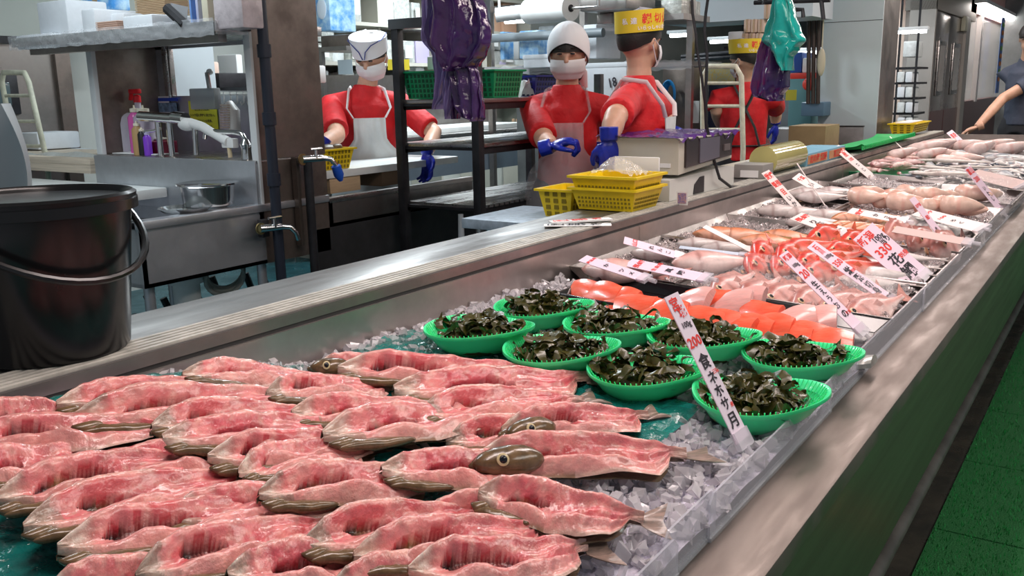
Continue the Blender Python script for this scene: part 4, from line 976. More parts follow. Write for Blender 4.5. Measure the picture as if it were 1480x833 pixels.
for i,(x0,x1,m,l) in enumerate(((272,279,mat('blue_b',(.15,.30,.65),.5),'blue'),(281,289,mat('lilac_b',(.45,.48,.65),.5),'lilac'),(290,303,mat('buff_b',(.62,.58,.45),.6),'buff'))):
    crateX(x0,-6,x1,42,SX,.25,m,'binder','%s binder standing on the overhead shelf'%l,'binder',bev=.003)
crateX(306,-8,352,40,SX,.10,mat('pink_wrap',(.58,.52,.54),.25,noise=(12,.3),bump=(20,.4,.01)),'wrapped_pack','pinkish plastic wrapped pack at the right end of the overhead shelf','pack')
# ---- taps and bottles on the ledge
LX=2.50
def lp(px,py,x=LX): return PX(px,py,x)
zl=1.121
t=thing('mixer_tap','chrome thermostatic mixer tap on the ledge','tap',(LX,3.4,zl))
a=lp(203,168);c=lp(262,172); MB().tube([a,c],.023,14).build('body',CHROME,t); MB().tube([lp(252,170),lp(268,172)],.027,14).build('dial',CHROME,t)
for px in (228,244): q=lp(px,175); MB().tube([q,(q.x,q.y,zl)],.013,10).build('riser',CHROME,t)
MB().tube([lp(209,190),lp(222,189),lp(232,186)],.007,10).build('lever',CHROME,t)
MB().tube([lp(243,188),lp(245,205),lp(249,224)],.009,10).build('hose',mat('beige_hose',(.62,.52,.34),.5),t)
t=thing('shower_head','white hand shower resting on a chrome post on the ledge','shower head',(LX-.02,3.2,zl))
MB().ell(lp(271,180),(.03,.055,.028)).build('head',PLASTW,t)
MB().tube([lp(275,178),lp(292,183),lp(312,195),lp(330,205)],[.022,.020,.018,.020],12).build('grip',PLASTW,t)
MB().tube([lp(330,205),lp(333,228)],.009,10).build('hose',mat('beige_hose',(.62,.52,.34),.5),t)
MB().b2(lp(322,200)+V(-.01,0,0),lp(340,214)+V(.02,0,0),.004).build('holder',PLASTW,t)
MB().tube([lp(282,186),lp(284,224)],.013,12).build('post',CHROME,t)
t=thing('swan_tap','chrome swan neck tap at the right end of the ledge','tap',(LX,3.0,zl))
MB().tube([lp(296,200),lp(297,193),lp(305,190),lp(340,191),lp(350,194),lp(355,203)],.010,12).build('spout',CHROME,t)
MB().lathe([(.024,0),(.020,.04),(.026,.06),(.014,.08)],(LX,lp(356,215).y,zl),14).build('valve',CHROME,t); MB().tube([lp(358,212),lp(368,209)],[.006,.011],10).build('knob',CHROME,t)
def spray(px0,px1,ytop,ybot,lab,liq,trig):
    a=lp((px0+px1)/2,ybot,LX+.12); c=lp((px0+px1)/2,ytop,LX+.12); r=abs(lp(px0,ybot,LX+.12).y-lp(px1,ybot,LX+.12).y)/2; h=c.z-zl
    t=thing('spray_bottle',lab,'bottle',(a.x,a.y,zl))
    MB().lathe([(0,0),(r,0),(r,h*.45),(r*.9,h*.55),(r*.35,h*.72),(r*.35,h*.80)],(a.x,a.y,zl),18).build('bottle',mat('milky_bottle',(.66,.64,.72),.25,alpha=.75),t)
    MB().lathe([(0,0),(r*.9,0),(r*.9,h*.22),(0,h*.22)],(a.x,a.y,zl+.003),18).build('liquid',liq,t)
    MB().lathe([(r*.42,h*.78),(r*.42,h*.88),(.004,h*.9)],(a.x,a.y,zl),12).build('collar',mat('red_plastic',(.75,.02,.03),.4),t)
    b=MB(); b.box((a.x,a.y+.012,zl+h*.95),(.022,.075,.022),bev=.006); b.box((a.x,a.y+.045,zl+h*.88),(.014,.012,.04),Matrix.Rotation(R(20),3,'X')); b.build('trigger',trig,t)
RP=mat('red_plastic',(.75,.02,.03),.4)
spray(172,196,127,222,'spray bottle with a white trigger beside the side panel',mat('violet_liquid',(.45,.30,.50),.3),PLASTW)
spray(199,214,127,222,'spray bottle with a red and white trigger behind the pump bottles',mat('violet_liquid2',(.55,.45,.60),.3),RP)
def pump(px0,px1,ytop,lab,m,X=LX+.05,capm=None):
    c=lp((px0+px1)/2,ytop,X); r=abs(lp(px0,220,X).y-lp(px1,220,X).y)/2; h=c.z-zl
    t=thing('bottle',lab,'bottle',(c.x,c.y,zl))
    MB().lathe([(0,0),(r,0),(r,h*.75),(r*.45,h*.86),(0,h*.86)],(c.x,c.y,zl),18).build('body',m,t)
    MB().lathe([(r*.5,h*.85),(r*.6,h*.86),(r*.6,h*.93),(.004,h*.94),(.004,h)],(c.x,c.y,zl),12).build('cap',capm or mat('cream_cap',(.80,.76,.62),.5),t)
pump(187,199,152,'pump bottle of pink liquid with a cream cap',mat('pink_liquid',(.65,.12,.40),.2))
pump(197,214,152,'pump bottle with a cream cap right of the pink one',mat('clear_bottle',(.60,.55,.66),.2,alpha=.8))
pump(192,201,175,'wooden handled brush standing among the bottles',mat('tan_wood',(.42,.27,.12),.5),LX)
pump(200,207,184,'dark slim bottle beside the wooden handled brush',BLKM,LX)
pump(208,215,190,'small purple topped bottle in the front of the ledge',mat('violet',(.20,.05,.55),.3),LX,mat('lav',(.6,.55,.8),.4))
pump(223,247,198,'dark red filled jar behind the mixer tap',mat('crimson_jar',(.20,.015,.04),.2),LX+.1)
MB().b2(lp(162,221)+V(0,0,.0),V(LX+.12,lp(225,222).y,zl+.001),.001).build('bottle_tray',PLASTW,label='flat white tray under the bottles on the ledge',cat='tray')
# notices on hutch back
def paper(px0,py0,px1,py1,X,m,name,lab,lines=None,ink=1,cat='notice'):
    a=PX(px0,py0,X);c=PX(px1,py1,X); t=thing(name,lab,cat,(X,(a.y+c.y)/2,min(a.z,c.z)))
    MB().b2((X-.001,c.y,c.z),(X+.001,a.y,a.z)).build('sheet',m,t,smooth=0)
    if lines:
        w=abs(a.y-c.y);h=abs(a.z-c.z); items=[(s,0,h*(.5-(i+.5)/len(lines)) ,h/len(lines)*.55,k) for i,(s,k) in enumerate(lines)]
        cy,cz=(a.y+c.y)/2,(a.z+c.z)/2
        # squeeze long lines to the sheet's width
        items=[(s,x,y,min(z,w*.85/max(1,len(s))*1.1),k) for s,x,y,z,k in items]
        chars(items,[INKR,INKB,INKU],'lettering',t,lambda x,y:(X-.002,cy-x,cz+y))
    return t
paper(272,146,316,188,2.795,mat('yellow_paper',(.82,.82,.05),.6),'notice','yellow notice with black text behind the shower head',[('手洗い・消毒',1),('またはゴミ類は、',1),('シンク槽に絶対に流さない。',1),('排水口エリンは洗浄。',1),('ご注意を願いします。',1)])
t=paper(195,140,246,166,2.79,PAPER,'notice','white and blue poster behind the spray bottles'); MB().b2((2.787,PX(243,0,2.79).y,PX(0,150,2.79).z),(2.789,PX(197,0,2.79).y,PX(0,146,2.79).z)).build('blue_band',INKU,t)
MB().b2((2.786,PX(241,0,2.79).y,PX(0,163,2.79).z),(2.789,PX(199,0,2.79).y,PX(0,152,2.79).z)).build('picture',mat('pic_blue',(.25,.40,.55),.5,noise=(60,.6)),t)
t=thing('scrub_brush','cream scrubbing brush hanging by the wire rack','brush',(2.7,3.1,1.2)); MB().tube([PX(331,148,2.7),PX(338,160,2.7),PX(340,190,2.7)],[.02,.03,.03],12,.6).build('back',PLASTW,t)
b=MB()
for k in range(11):
    for j in range(3): q=PX(322+j*5,152+k*3.6,2.67); b.tube([q,q+V(-.012,.004,0)],.004,6)
b.build('bristles',mat('bristle',(.55,.47,.40),.7),t)
t=thing('wire_rack','white wire hanging rack on the hutch back','rack',(2.78,3.1,1.35)); b=MB(); b.tube([PX(318,132,2.78),PX(364,132,2.78)],.003,6); b.tube([PX(318,137,2.78),PX(364,137,2.78)],.003,6)
b.build('rail',PLASTW,t)
for k in range(5): q=PX(323+k*9.5,132,2.78); MB().tube([q,q+V(0,0,-.05),q+V(-.015,0,-.06),q+V(-.02,0,-.045)],.003,6).build('hook',PLASTW,t)
t=thing('clear_holder','cloudy plastic holder hanging in front of the yellow notice','holder',(2.72,3.3,1.25)); a=PX(278,128,2.72);c=PX(316,158,2.72)
MB().b2((2.70,c.y,c.z),(2.74,a.y,a.z),.006).build('pouch',mat('cloudy',(.38,.42,.44),.3,alpha=.8),t); MB().tube([PX(299,105,2.70),PX(303,130,2.72)],.01,8).build('tool_handle',STEEL,t); MB().ell(PX(303,104,2.72),(.012,.02,.014)).build('white_spool',PLASTW,t)
# seen through the hutch opening
crateX(232,88,256,112,3.3,.2,FOAM,'foam_box','small foam box seen through the hutch opening','foam box',bev=.01)
crateX(262,90,286,110,3.3,.15,mat('peach_wood',(.78,.58,.48),.6),'food_pack','peach coloured pack seen through the hutch opening','pack')
crateX(300,106,318,132,3.4,.2,BLKM,'black_holder','black holder hanging beyond the hutch opening','holder')
crateX(313,80,345,130,3.9,.05,PAPER,'notice','notice board with coloured scraps beyond the hutch opening','notice')
MB().b2((3.28,3.9,1.40),(3.5,4.9,1.42)).build('wall_shelf',BLKM,label='dark narrow shelf seen through the hutch opening',cat='shelf')
# ---- black standing pipes and taps in front of the panel
t=thing('stand_pipe','black wrapped pipe running from the ceiling past the hutch panel','pipe',(2.49,2.84,0))
a=PY(386,130,2.84); MB().tube([(a.x,2.84,0.30),(a.x,2.84,2.75)],.021,14).build('pipe',mat('blk_pipe',(.02,.025,.04),.35),t)
for z in (1.02,1.26,1.52): MB().tube([(a.x,2.84,z),(a.x,2.84,z+.05)],.027,14).build('joint',mat('blk_pipe',(.02,.025,.04),.35),t)
q=PY(402,350,2.84); MB().tube([(a.x,2.84,.32),(a.x+.02,2.84,.28),(a.x+.16,2.84,.30)],.022,12).build('elbow',BLKM,t)
t=thing('stand_pipe','thinner black stand pipe carrying the tap with a blue nozzle','pipe',(2.7,2.83,0))
a2=PY(449,300,2.83); MB().tube([(a2.x,2.83,.0),(a2.x,2.83,PY(449,232,2.83).z)],.019,12).build('pipe',BLKM,t)
MB().b2((a2.x-.035,2.86,.75),(a2.x-.02,2.89,1.12)).build('side_strip',STEELB,t)
def tap(px,py,Y,lab,blue):
    p=PY(px,py,Y); t=thing('wall_tap',lab,'tap',p)
    MB().tube([p+V(-.03,.03,0),p+V(.05,-.005,0)],[.017,.014],12).build('body',CHROME,t)
    b=MB().tube([p+V(.02,0,0),p+V(.02,0,.035)],.008,10); b.tube([p+V(-.01,0,.04),p+V(.055,0,.04)],.006,8); b.build('handle',CHROME,t)
    MB().tube([p+V(.05,-.005,0),p+V(.08,-.02,-.005),p+V(.10,-.03,-.03),p+V(.11,-.03,-.06)],[.012,.011,.010,.010],10).build('spout',CHROME,t)
    MB().lathe([(.012,0),(.024,0),(.024,.006),(.012,.006)],p+V(-.03,.03,-.0),16,Matrix.Rotation(R(90),3,'X')).build('flange',mat('brass',(.5,.42,.2),.3,1),t)
    if blue: MB().tube([p+V(.10,-.03,-.035),p+V(.115,-.03,-.075),p+V(.125,-.03,-.10)],[.02,.022,.009],10).build('nozzle',mat('blue_nozzle',(.02,.10,.55),.4),t)
tap(452,230,2.80,'wall tap with a blue plastic nozzle left of the yellow basket',True)
tap(392,330,2.80,'lower wall tap beneath the hutch panel',False)
MB().b2(PY(376,318,2.86)-V(.0,.01,0),PY(388,342,2.86)+V(0,.02,0),.004).build('junction_box',BLKM,label='small black box beside the lower wall tap',cat='box')
# ---- man's work table
wt=thing('work_table','steel work table with a dark front panel where the white capped man works','table',(3.2,3.1,0))
yl=2.9; a=PY(470,300,yl);c=PY(640,300,yl); x0,x1=2.84,3.9
b=MB(); b.b2((x0,yl,.80),(x1,yl+.02,.925)); b.b2((x0,yl,.80),(x1,yl+.5,.815)); b.b2((x0,yl,.72+.01),(x0+.02,yl+.5,.93)); b.build('basin',STEELD,wt)
MB().b2((x0,yl-.004,.905),(x1,yl+.03,.93),.003).build('rim',STEEL,wt)
MB().b2((x0-.1,yl-.005,.60),(x1,yl+.015,.80)).build('front_panel',mat('dark_steel',(.10,.10,.105),.4,.7,noise=(4,.4)),wt)
for x,y in((x0+.03,yl+.04),(x1-.04,yl+.04),(x1-.04,yl+.48)): MB().cyl((x,y,0),(x,y,.8),.02).build('leg',STEEL,wt)
a=PY(470,248,3.0); MB().b2((2.86,2.99,1.00),(3.9,3.35,1.035),.005).build('cutting_board',mat('board_white',(.78,.80,.78),.4),label='white cutting board across the work table in front of the man',cat='cutting board')
MB().b2((2.95,3.0,.93),(3.15,3.3,1.0),.004).build('wood_block',CARDB,label='tan block under the left of the man\'s cutting board',cat='block')
MB().b2((3.3,3.0,.93),(3.5,3.3,1.0),.004).build('wood_block',mat('dark_wood',(.15,.10,.06),.7),label='dark block under the right of the man\'s cutting board',cat='block')
def pbasket(name,lab,x0,x1,y0,y1,z0,h,m,fl=.02,wall=.004,rows=2,cols=14,group=None,notop=False,z=None):
    t=thing(name,lab,'basket',((x0+x1)/2,(y0+y1)/2,z0),group=group)
    b=MB(); 
    def q(e,z): return [(x0-e,y0-e,z),(x1+e,y0-e,z),(x1+e,y1+e,z),(x0-e,y1+e,z)]
    rs=[q(-wall,z0+.004),q(fl-wall,z0+h),q(fl+.010,z0+h),q(fl+.010,z0+h-.008),q(fl-.002,z0+h-.010),q(0,z0)]
    for r in rs: b.v+=r; b.c+=[(1,1,1)]*4
    for i in range(len(rs)-1):
        for k in range(4): a=i*4+k;c=i*4+(k+1)%4; b.f.append((a,c,c+4,a+4)); b.m.append(0)
    b.f.append((0,1,2,3)); b.m.append(0); e=(len(rs)-1)*4; b.f.append((e+3,e+2,e+1,e)); b.m.append(0)
    b.build('shell',m,t,smooth=0)
    hb=MB()
    for j in range(rows):
        zz=z0+h*(.18+.18*j) if rows<4 else z0+h*(.12+.7*j/(rows-1)); e=fl*(zz-z0)/h+.0008; hh=h*(.05 if rows<4 else .3/rows)
        for k in range(cols):
            f=(k+.5)/cols; xx=x0+(x1-x0)*f; w=(x1-x0)/cols*.28
            hb.b2((xx-w,y0-e-.001,zz-hh),(xx+w,y0-e+.001,zz+hh))
        c2=max(3,int(cols*(y1-y0)/(x1-x0)))
        for k in range(c2):
            f=(k+.5)/c2; yy=y0+(y1-y0)*f; w=(y1-y0)/c2*.28
            hb.b2((x0-e-.001,yy-w,zz-hh),(x0-e+.001,yy+w,zz+hh))
    hb.build('vent_holes',mat('hole_'+m.name,tuple(c*.25 for c in m.node_tree.nodes['Principled BSDF'].inputs[0].default_value[:3]),.6),t,smooth=0)
    return t
a=PY(478,250,3.02)
yb=pbasket('basket','yellow basket with square holes on the man\'s cutting board',2.95,3.10,3.02,3.14,1.036,.095,YELP,rows=4,cols=7)
MB().ell((3.03,3.08,1.12),(.06,.045,.03)).ell((3.06,3.05,1.135),(.03,.02,.015)).build('shellfish',mat('shell_brown',(.20,.14,.09),.4,noise=(30,.6)),label='brown shellfish lying in the yellow basket of the man',cat='shellfish')
# ---- black rack
rk=thing('shelf_rack','black steel frame rack with three shelves in front of the white capped man','rack',(3.7,2.6,0))
RX0,RX1,RY0,RY1=3.25,4.35,2.38,2.82
for x in (RX0,RX1):
    for y in (RY0,RY1): MB().b2((x-.02,y-.02,0),(x+.02,y+.02,1.70 if x==RX0 else 1.45),.003).build('post',BLKM,rk)
b=MB(); b.b2((RX0-.025,RY0-.02,1.655),(RX0+.025,RY1+.03,1.70),.003); b.build('top_bar',mat('grey_bar',(.11,.12,.13),.4,.4),rk)
for z,nm in ((.86,'lower'),(1.13,'middle'),(1.325,'upper')):
    b=MB(); b.b2((RX0,RY0,z-.03),(RX1,RY0+.02,z)); b.b2((RX0,RY1-.02,z-.03),(RX1,RY1,z)); b.b2((RX0,RY0,z-.012),(RX0+.02,RY1,z)); b.build('rail',BLKM,rk)
    b=MB(); 
    if nm=='lower':
        for k in range(26): x=RX0+.02+k*.0415; b.b2((x,RY0-.01,z),(x+.03,RY1,z+.012))
    else: b.b2((RX0,RY0-.01,z),(RX1,RY1+.01,z+.018),.003)
    b.build('shelf',STEEL if nm!='upper' else STEELD,rk,label='slatted steel shelf' if nm=='lower' else None)
pbasket('basket','green basket with a taped poster left of the purple bag on the rack',3.29,3.50,2.53,2.80,1.344,.125,GRND,rows=5,cols=10)
pbasket('basket','green basket right of the hanging purple bag on the rack',3.42,3.62,2.41,2.52,1.344,.125,GRND,rows=5,cols=9)
pbasket('basket','dark blue basket on the top shelf of the rack',3.78,3.98,2.42,2.52,1.344,.10,mat('navy_plastic',(.02,.02,.22),.3),rows=4,cols=8)
b=MB(); b.grid(lambda u,v:(4.02+.28*u,2.42+.12*v,1.346+.055*math.sin(math.pi*u)*(.7+.5*noise.noise(Vector((u*6,v*5,1))))),16,8); b.build('cloth',mat('lime_cloth',(.12,.62,.10),.6),label='bright green crumpled cloth on the rack beside the woman',cat='cloth')
b=MB(); b.grid(lambda u,v:(3.66+.12*u,2.42+.10*v,1.346+.09*math.sin(math.pi*u)*(.8+.5*noise.noise(Vector((u*6,v*5,3))))),12,8); b.build('plastic_bag',mat('white_bag',(.75,.76,.80),.3,alpha=.9),label='white plastic bag between green and blue baskets on the rack',cat='bag')
crateX(617,82,640,100,3.4,.01,PAPER,'card','small white card with blue line standing on the green basket','card')
b=MB(); q=PY(690,330,2.33); b.tube([q+V(0,0,.10),q+V(0,0,.02),q,q+V(0,0,-.10)],[.006,.008,.035,.03],14); q=PY(665,320,2.45)
b=MB().tube([V(3.2,2.45,.84),V(3.2,2.45,.72),V(3.2,2.45,.68),V(3.2,2.45,.55)],[.012,.015,.045,.04],16); b.build('tied_bag',mat('bag_clear',(.55,.62,.66),.15,alpha=.55),label='small clear water bag hanging from the lower rack shelf',cat='bag')
# ---- bins
def bin_(x,y,r,h,m,lab,liner=False):
    t=thing('bin',lab,'bin',(x,y,0)); MB().lathe([(0,0),(r*.8,0),(r*.97,h-.02),(r*1.03,h-.02),(r*1.04,h),(r*.96,h),(r*.78,.02),(0,.02)],(x,y,.004),36).build('shell',m,t)
    b=MB().lathe([(r*1.0,h-.06),(r*1.045,h-.055),(r*1.045,h-.045),(r*1.0,h-.04)],(x,y,.004),36); b.build('band',m,t)
    if liner:
        b=MB(); b.grid(lambda u,v:(x+(r*1.06+.006*noise.noise(Vector((math.cos(u*6.28)*9,math.sin(u*6.28)*9,v))))*math.cos(u*6.2832),y+(r*1.06+.006*noise.noise(Vector((math.cos(u*6.28)*9,math.sin(u*6.28)*9,v+3))))*math.sin(u*6.2832),h+.012-v*(.16+.03*math.sin(u*25))),64,5); b.build('liner',CLEAR,t)
bin_(3.52,3.25,.17,.80,TEAL,'teal plastic bin behind the rack')
bin_(3.95,3.15,.17,.62,mat('blue_bin',(.01,.04,.30),.4),'dark blue bin behind the lower rack shelf')
a=PY(748,330,2.2); bin_(3.50,2.10,.16,.70,mat('deep_green',(.01,.10,.06),.4),'dark green bin with a clear liner under the rack end',True)
# ---- far table with sink behind the rack
ft=thing('work_table','blue grey steel sink table behind the black rack','table',(5,4.3,0))
MB().b2((4.3,3.95,.80),(6.6,4.0,1.06)).b2((4.3,3.95,.80),(4.32,4.6,1.06)).build('basin',mat('blue_steel',(.30,.38,.46),.35,.7,noise=(2,.2)),ft)
MB().b2((4.28,3.93,1.06),(6.6,4.6,1.085),.003).build('top',STEEL,ft)
for x in (4.35,5.4,6.5): MB().cyl((x,3.99,0),(x,3.99,.8),.022).build('leg',STEEL,ft)
MB().b2((4.6,4.05,1.086),(6.2,4.5,1.12),.004).build('cutting_board',mat('board_white',(.78,.80,.78),.4),label='long white board on the sink table behind the rack',cat='cutting board')
t=thing('knife_rack','pale wooden rack of blocks behind the rack','rack',(4.9,4.55,1.12))
b=MB(); 
for k in range(5): b.b2((4.35+k*.25,4.5,1.12),(4.37+k*.25,4.52,1.33))
for z in (1.14,1.25): b.b2((4.3,4.49,z),(5.4,4.51,z+.05))
b.build('frame',WOODC,t)
for k,(px,h) in enumerate(((742,1),(748,1),(757,1),(761,1))):
    q=PY(px,180,4.608); t=thing('knife','wooden handled knife hanging, %s of four behind the woman'%ordn(k),'knife',q,group='wooden handled knives behind the woman'); MB().tube([q+V(0,0,-.04),q+V(0,0,.05)],.014,8).build('handle',WOODC,t); MB().b2(q+V(-.012,-.001,-.14),q+V(.012,.001,-.04)).build('blade',STEEL,t)
MB().b2((4.5,4.62,1.086),(6.6,4.66,1.5)).build('splash_board',STEELD,label='grey steel splash board behind the hanging knives',cat='panel')
def crateG(a,b_,c,d,X,*k,**kw): return crateX(a,b_,c,416.5+FPX*0+ _ybot(a,X),X,*k,**kw)
def _ybot(px,X):
    lo,hi=0,900
    for _ in range(40):
        m=(lo+hi)/2
        if PX(px,416.5+m,X).z>.005: lo=m
        else: hi=m
    return lo
# ---------------------------------------------------------------- left background
DY=5.3
cr=thing('coldstore_front','stained stainless cold store front with a porthole door at the far left','wall panel',(2.4,DY,0))
ex=PY(84,150,DY).x; za=PY(40,56,DY).z
MB().b2((.8,DY,0),(ex,DY+.05,za)).build('panel',mat('stained_steel',(.46,.43,.40),.35,.9,noise=(2,.5),rnoise=.15),cr)
MB().b2((ex,DY-.03,0),(ex+.09,DY+.06,za)).build('edge_strip',STEELB,cr)
w0=PY(-25,106,DY);w1=PY(30,165,DY); MB().b2((w0.x,DY-.015,w1.z),(w1.x,DY,w0.z),.05).build('porthole_gasket',BLKM,cr)
MB().b2((w0.x+.05,DY-.018,w1.z+.05),(w1.x-.05,DY-.01,w0.z-.05),.03).build('porthole_glass',mat('dark_glass',(.10,.14,.15),.1),cr)
MB().b2((.8,DY-.03,za-.03),(ex+.1,DY,za+.01)).build('head_rail',BLKM,cr)
struct(MB().b2((.2,DY,za+.01),(ex+.6,DY+.06,2.75)),'wall_left',mat('left_wall',(.46,.50,.46),.6,noise=(2,.08)))
def ubar(pxl,pxr,ytop,ybot,X,lab,rungs,m,tilt=0,name='trolley_frame'):
    t=thing(name,lab,'trolley',(X,PX((pxl[0]+pxr[0])/2,ytop,X).y,0))
    A=PX(pxl[0],ytop,X);B=PX(pxr[0],ytop,X);C=PX(pxr[1],ybot,X);D=PX(pxl[1],ybot,X)
    dn=V(0,0,-.05)
    MB().tube([D+V(0,0,-D.z+.05)*1.0,D,A+dn,A+V(0,-.03,0),B+V(0,.03,0),B+dn,C,C+V(0,0,-C.z+.05)],.014,10).build('hoop',m,t)
    for y in rungs:
        f=(y-ytop)/(ybot-ytop); L=A+(D-A)*f; R_=B+(C-B)*f; MB().tube([L,R_],.009,8).build('rung',m,t)
CRM=mat('cream_paint',(.66,.66,.52),.45,noise=(20,.3))
ubar((1,22),(40,66),105,225,2.62,'cream painted tube trolley handle at the far left',(138,175,211),CRM)
crateX(22,192,56,217,2.75,.25,FOAM,'foam_box','foam box with a dark slot behind the cream trolley handle','foam box'); crateX(24,218,60,226,2.72,.3,FOAM,'foam_tray','foam tray under the slotted foam box','foam tray')
MB().b2((2.47,4.1,PX(100,226,2.55).z-.03),(2.95,5.28,PX(100,226,2.55).z),.004).b2((2.47,4.1,PX(100,226,2.55).z-.07),(2.95,5.28,PX(100,226,2.55).z-.03)).build('wood_counter',mat('pale_wood_edge',(.70,.60,.48),.5,noise=(3,.3),stretch=(1,1,30)),label='white topped wooden edged counter behind the sink at the left',cat='counter')
b=MB(); A=PX(20,243,2.5);B=PX(143,236,2.5); b.grid(lambda u,v:(2.5+.1*v+.02*noise.noise(Vector((u*14,v*6,2))),B.y+(A.y+1.0-B.y)*u,B.z-.02+.05*math.sin(math.pi*v)+.02*noise.noise(Vector((u*10,v*5,7)))),40,8)
b.build('plastic_wrap',mat('foggy_film',(.70,.74,.72),.2,alpha=.8,bump=(30,.5,.01)),label='foggy plastic film bunched along the left back edge of the sink',cat='plastic film')
b=MB(); b.grid(lambda u,v:(1.35+.10*math.sin(u*3),PX(-70,200,1.35).y+(PX(1+24*math.sin(min(1,v*1.2)*2.4),200,1.35).y-PX(-70,200,1.35).y)*u,PX(0,150,1.35).z-.34*v),10,20)
b.build('hanging_apron',mat('grey_apron',(.42,.46,.48),.4),label='pale grey apron edge hanging at the left picture border',cat='apron')
# ---------------------------------------------------------------- shelves on the back wall
ws=thing('wall_shelving','beige wall shelving full of wrapped packs behind the white capped man','shelving',(7,5.7,0))
BE=mat('beige_board',(.55,.53,.46),.6)
levels=[PY(500,-30,5.45).z+.0,PY(500,30,5.45).z,PY(500,89,5.45).z,PY(500,143,5.45).z]
for z in levels: MB().b2((5.3,5.45,z-.03),(8.6,5.9,z)).build('board',BE,ws)
for x in (5.32,6.1,6.9,7.7,8.5): MB().b2((x,5.5,0),(x+.03,5.88,2.5)).build('upright',BE,ws)
MB().b2((5.3,5.88,.9),(8.6,5.9,2.6)).build('backing',mat('beige_back',(.42,.42,.36),.7,noise=(3,.3)),ws)
rw=random.Random(12)
PK=[mat('pack_white',(.70,.74,.74),.3,noise=(30,.2),bump=(30,.4,.01)),mat('pack_grey',(.50,.52,.50),.35,noise=(20,.3),bump=(25,.5,.01)),mat('pack_tan',(.60,.36,.24),.6),mat('pack_film',(.60,.62,.58),.15,noise=(30,.35),bump=(20,.7,.02)),mat('pack_lilac',(.45,.40,.58),.5)]
PN=['white wrapped','grey wrapped','tan','clear film wrapped','lilac striped']
nth={}
for li,z in enumerate(levels[1:]+[]):
    x=5.36; li_n=['upper','middle','lower'][li]
    while x<8.4:
        w=rw.uniform(.12,.30); h=rw.uniform(.10,.24) if li else rw.uniform(.18,.34); k=rw.choice([0,0,1,1,3,3,2,4]) if li else rw.choice([0,1,1,3,2])
        if any(x-.002<ux_+.03 and x+w>ux_-.002 for ux_ in (5.32,6.1,6.9,7.7,8.5)): x+=.02; continue
        stack=1 if h>.17 else 2; zz=z
        for s_ in range(stack):
            key=(li,k); nth[key]=nth.get(key,0)+1; i_=nth[key]
            if i_>15: continue
            t=MB().b2((x,5.5+rw.uniform(0,.06),zz+.002),(x+w-.012,5.85,zz+h),.012).build('wrapped_pack',PK[k],label='%s pack, %s of its kind from the left on the %s wall shelf'%(PN[k],ordn(i_-1),li_n),cat='pack',group='%s packs on the %s wall shelf'%(PN[k],li_n)); zz+=h+.004
            if rw.random()<.4: MB().b2((x+.02,5.49,zz-h*.8),(x+w*.55,5.495,zz-h*.25)).build('price_tag',PAPER,t)
        x+=w
crateX(453,-5,478,44,4.6,.25,BLUEBOX,'product_box','blue product box with a swirl right behind the hutch panel','box',parts=lambda t,X,dep,y0,y1,z0,z1:(MB().ell((X-.002,(y0+y1)/2,(z0+z1)/2+.03),(.004,.045,.07)).build('swirl',mat('swirl',(.75,.85,.95),.5),t)))
crateX(463,52,506,68,4.4,.3,STEELB,'steel_box','steel box on the shelf left of the white cap','box')
MB().b2((4.35,PX(508,60,4.4).y,PX(480,70,4.4).z-.02),(4.7,PX(460,60,4.4).y,PX(480,68,4.4).z)).b2((4.36,PX(470,60,4.4).y,0),(4.39,PX(470,60,4.4).y+.03,PX(480,70,4.4).z)).build('side_shelf',STEELD,label='short steel shelf carrying the steel box',cat='shelf')
paper(488,87,510,107,5.2,mat('blue_paper',(.62,.72,.78),.6),'notice','pale blue sheet hanging from the shelf left of the worker\'s face')
for i,(px,m,l) in enumerate(((564,mat('yel_card',(.80,.65,.05),.6),'left'),(586,mat('yel_card',(.80,.65,.05),.6),'right'))):
    paper(px-4,86,px+6,101,5.0,m,'notice','yellow card %s of the black rack post'%l)
crateX(440,95,452,120,3.4,.1,PLASTW,'dispenser','white dispenser bottle right of the hutch panel','dispenser')
# ---------------------------------------------------------------- second shelf unit, rolls and foam behind the woman
s2=thing('steel_shelf','plastic covered steel shelf behind the woman carrying foam boxes','shelf',(5.5,3.5,0))
X2=5.5; zt=PX(760,97,X2).z; ya=PX(700,97,X2).y; yb_=PX(1000,97,X2).y
MB().b2((X2,yb_,zt-.03),(X2+.5,ya,zt)).build('board',STEEL,s2)
b=MB(); b.grid(lambda u,v:(X2-.006+.01*noise.noise(Vector((u*40,v*4,1))),yb_+(ya-yb_)*u,zt-.05+.06*v+.015*noise.noise(Vector((u*30,v*4,3)))),80,6); b.build('wrap',CLEAR,s2,smooth=180)
for y in (ya-.03,(ya+yb_)/2,yb_+.03): MB().b2((X2+.02,y-.02,0),(X2+.06,y+.02,zt+.6)).build('post',STEELD,s2)
zt2=PX(820,8,X2).z
MB().b2((X2+.05,PX(940,20,X2).y,zt2+.0),(X2+.5,ya,zt2+.04)).build('upper_board',STEELD,s2)
MB().tube([PX(872,47,X2-.1),PX(700,56,X2-.1)],.03,12).build('grey_tube',mat('grey_tube',(.18,.21,.23),.4),s2)
crateG(745,95,840,180,X2+.25,.1,mat('dark_back',(.14,.15,.15),.6,noise=(4,.4)),'dark_cabinet','dark open cabinet back beneath the steel shelf left of the woman','cabinet')
MB().tube([PX(717,22,5.0),PX(768,16,5.1)],.045,20).tube([PX(722,22,5.02),PX(722,22,5.02)*1.0+V(0,0,2.74-PX(722,22,5.02).z)],.008,8).build('film_roll',PLASTW,label='thinner white film roll above the strip lamp',cat='roll')
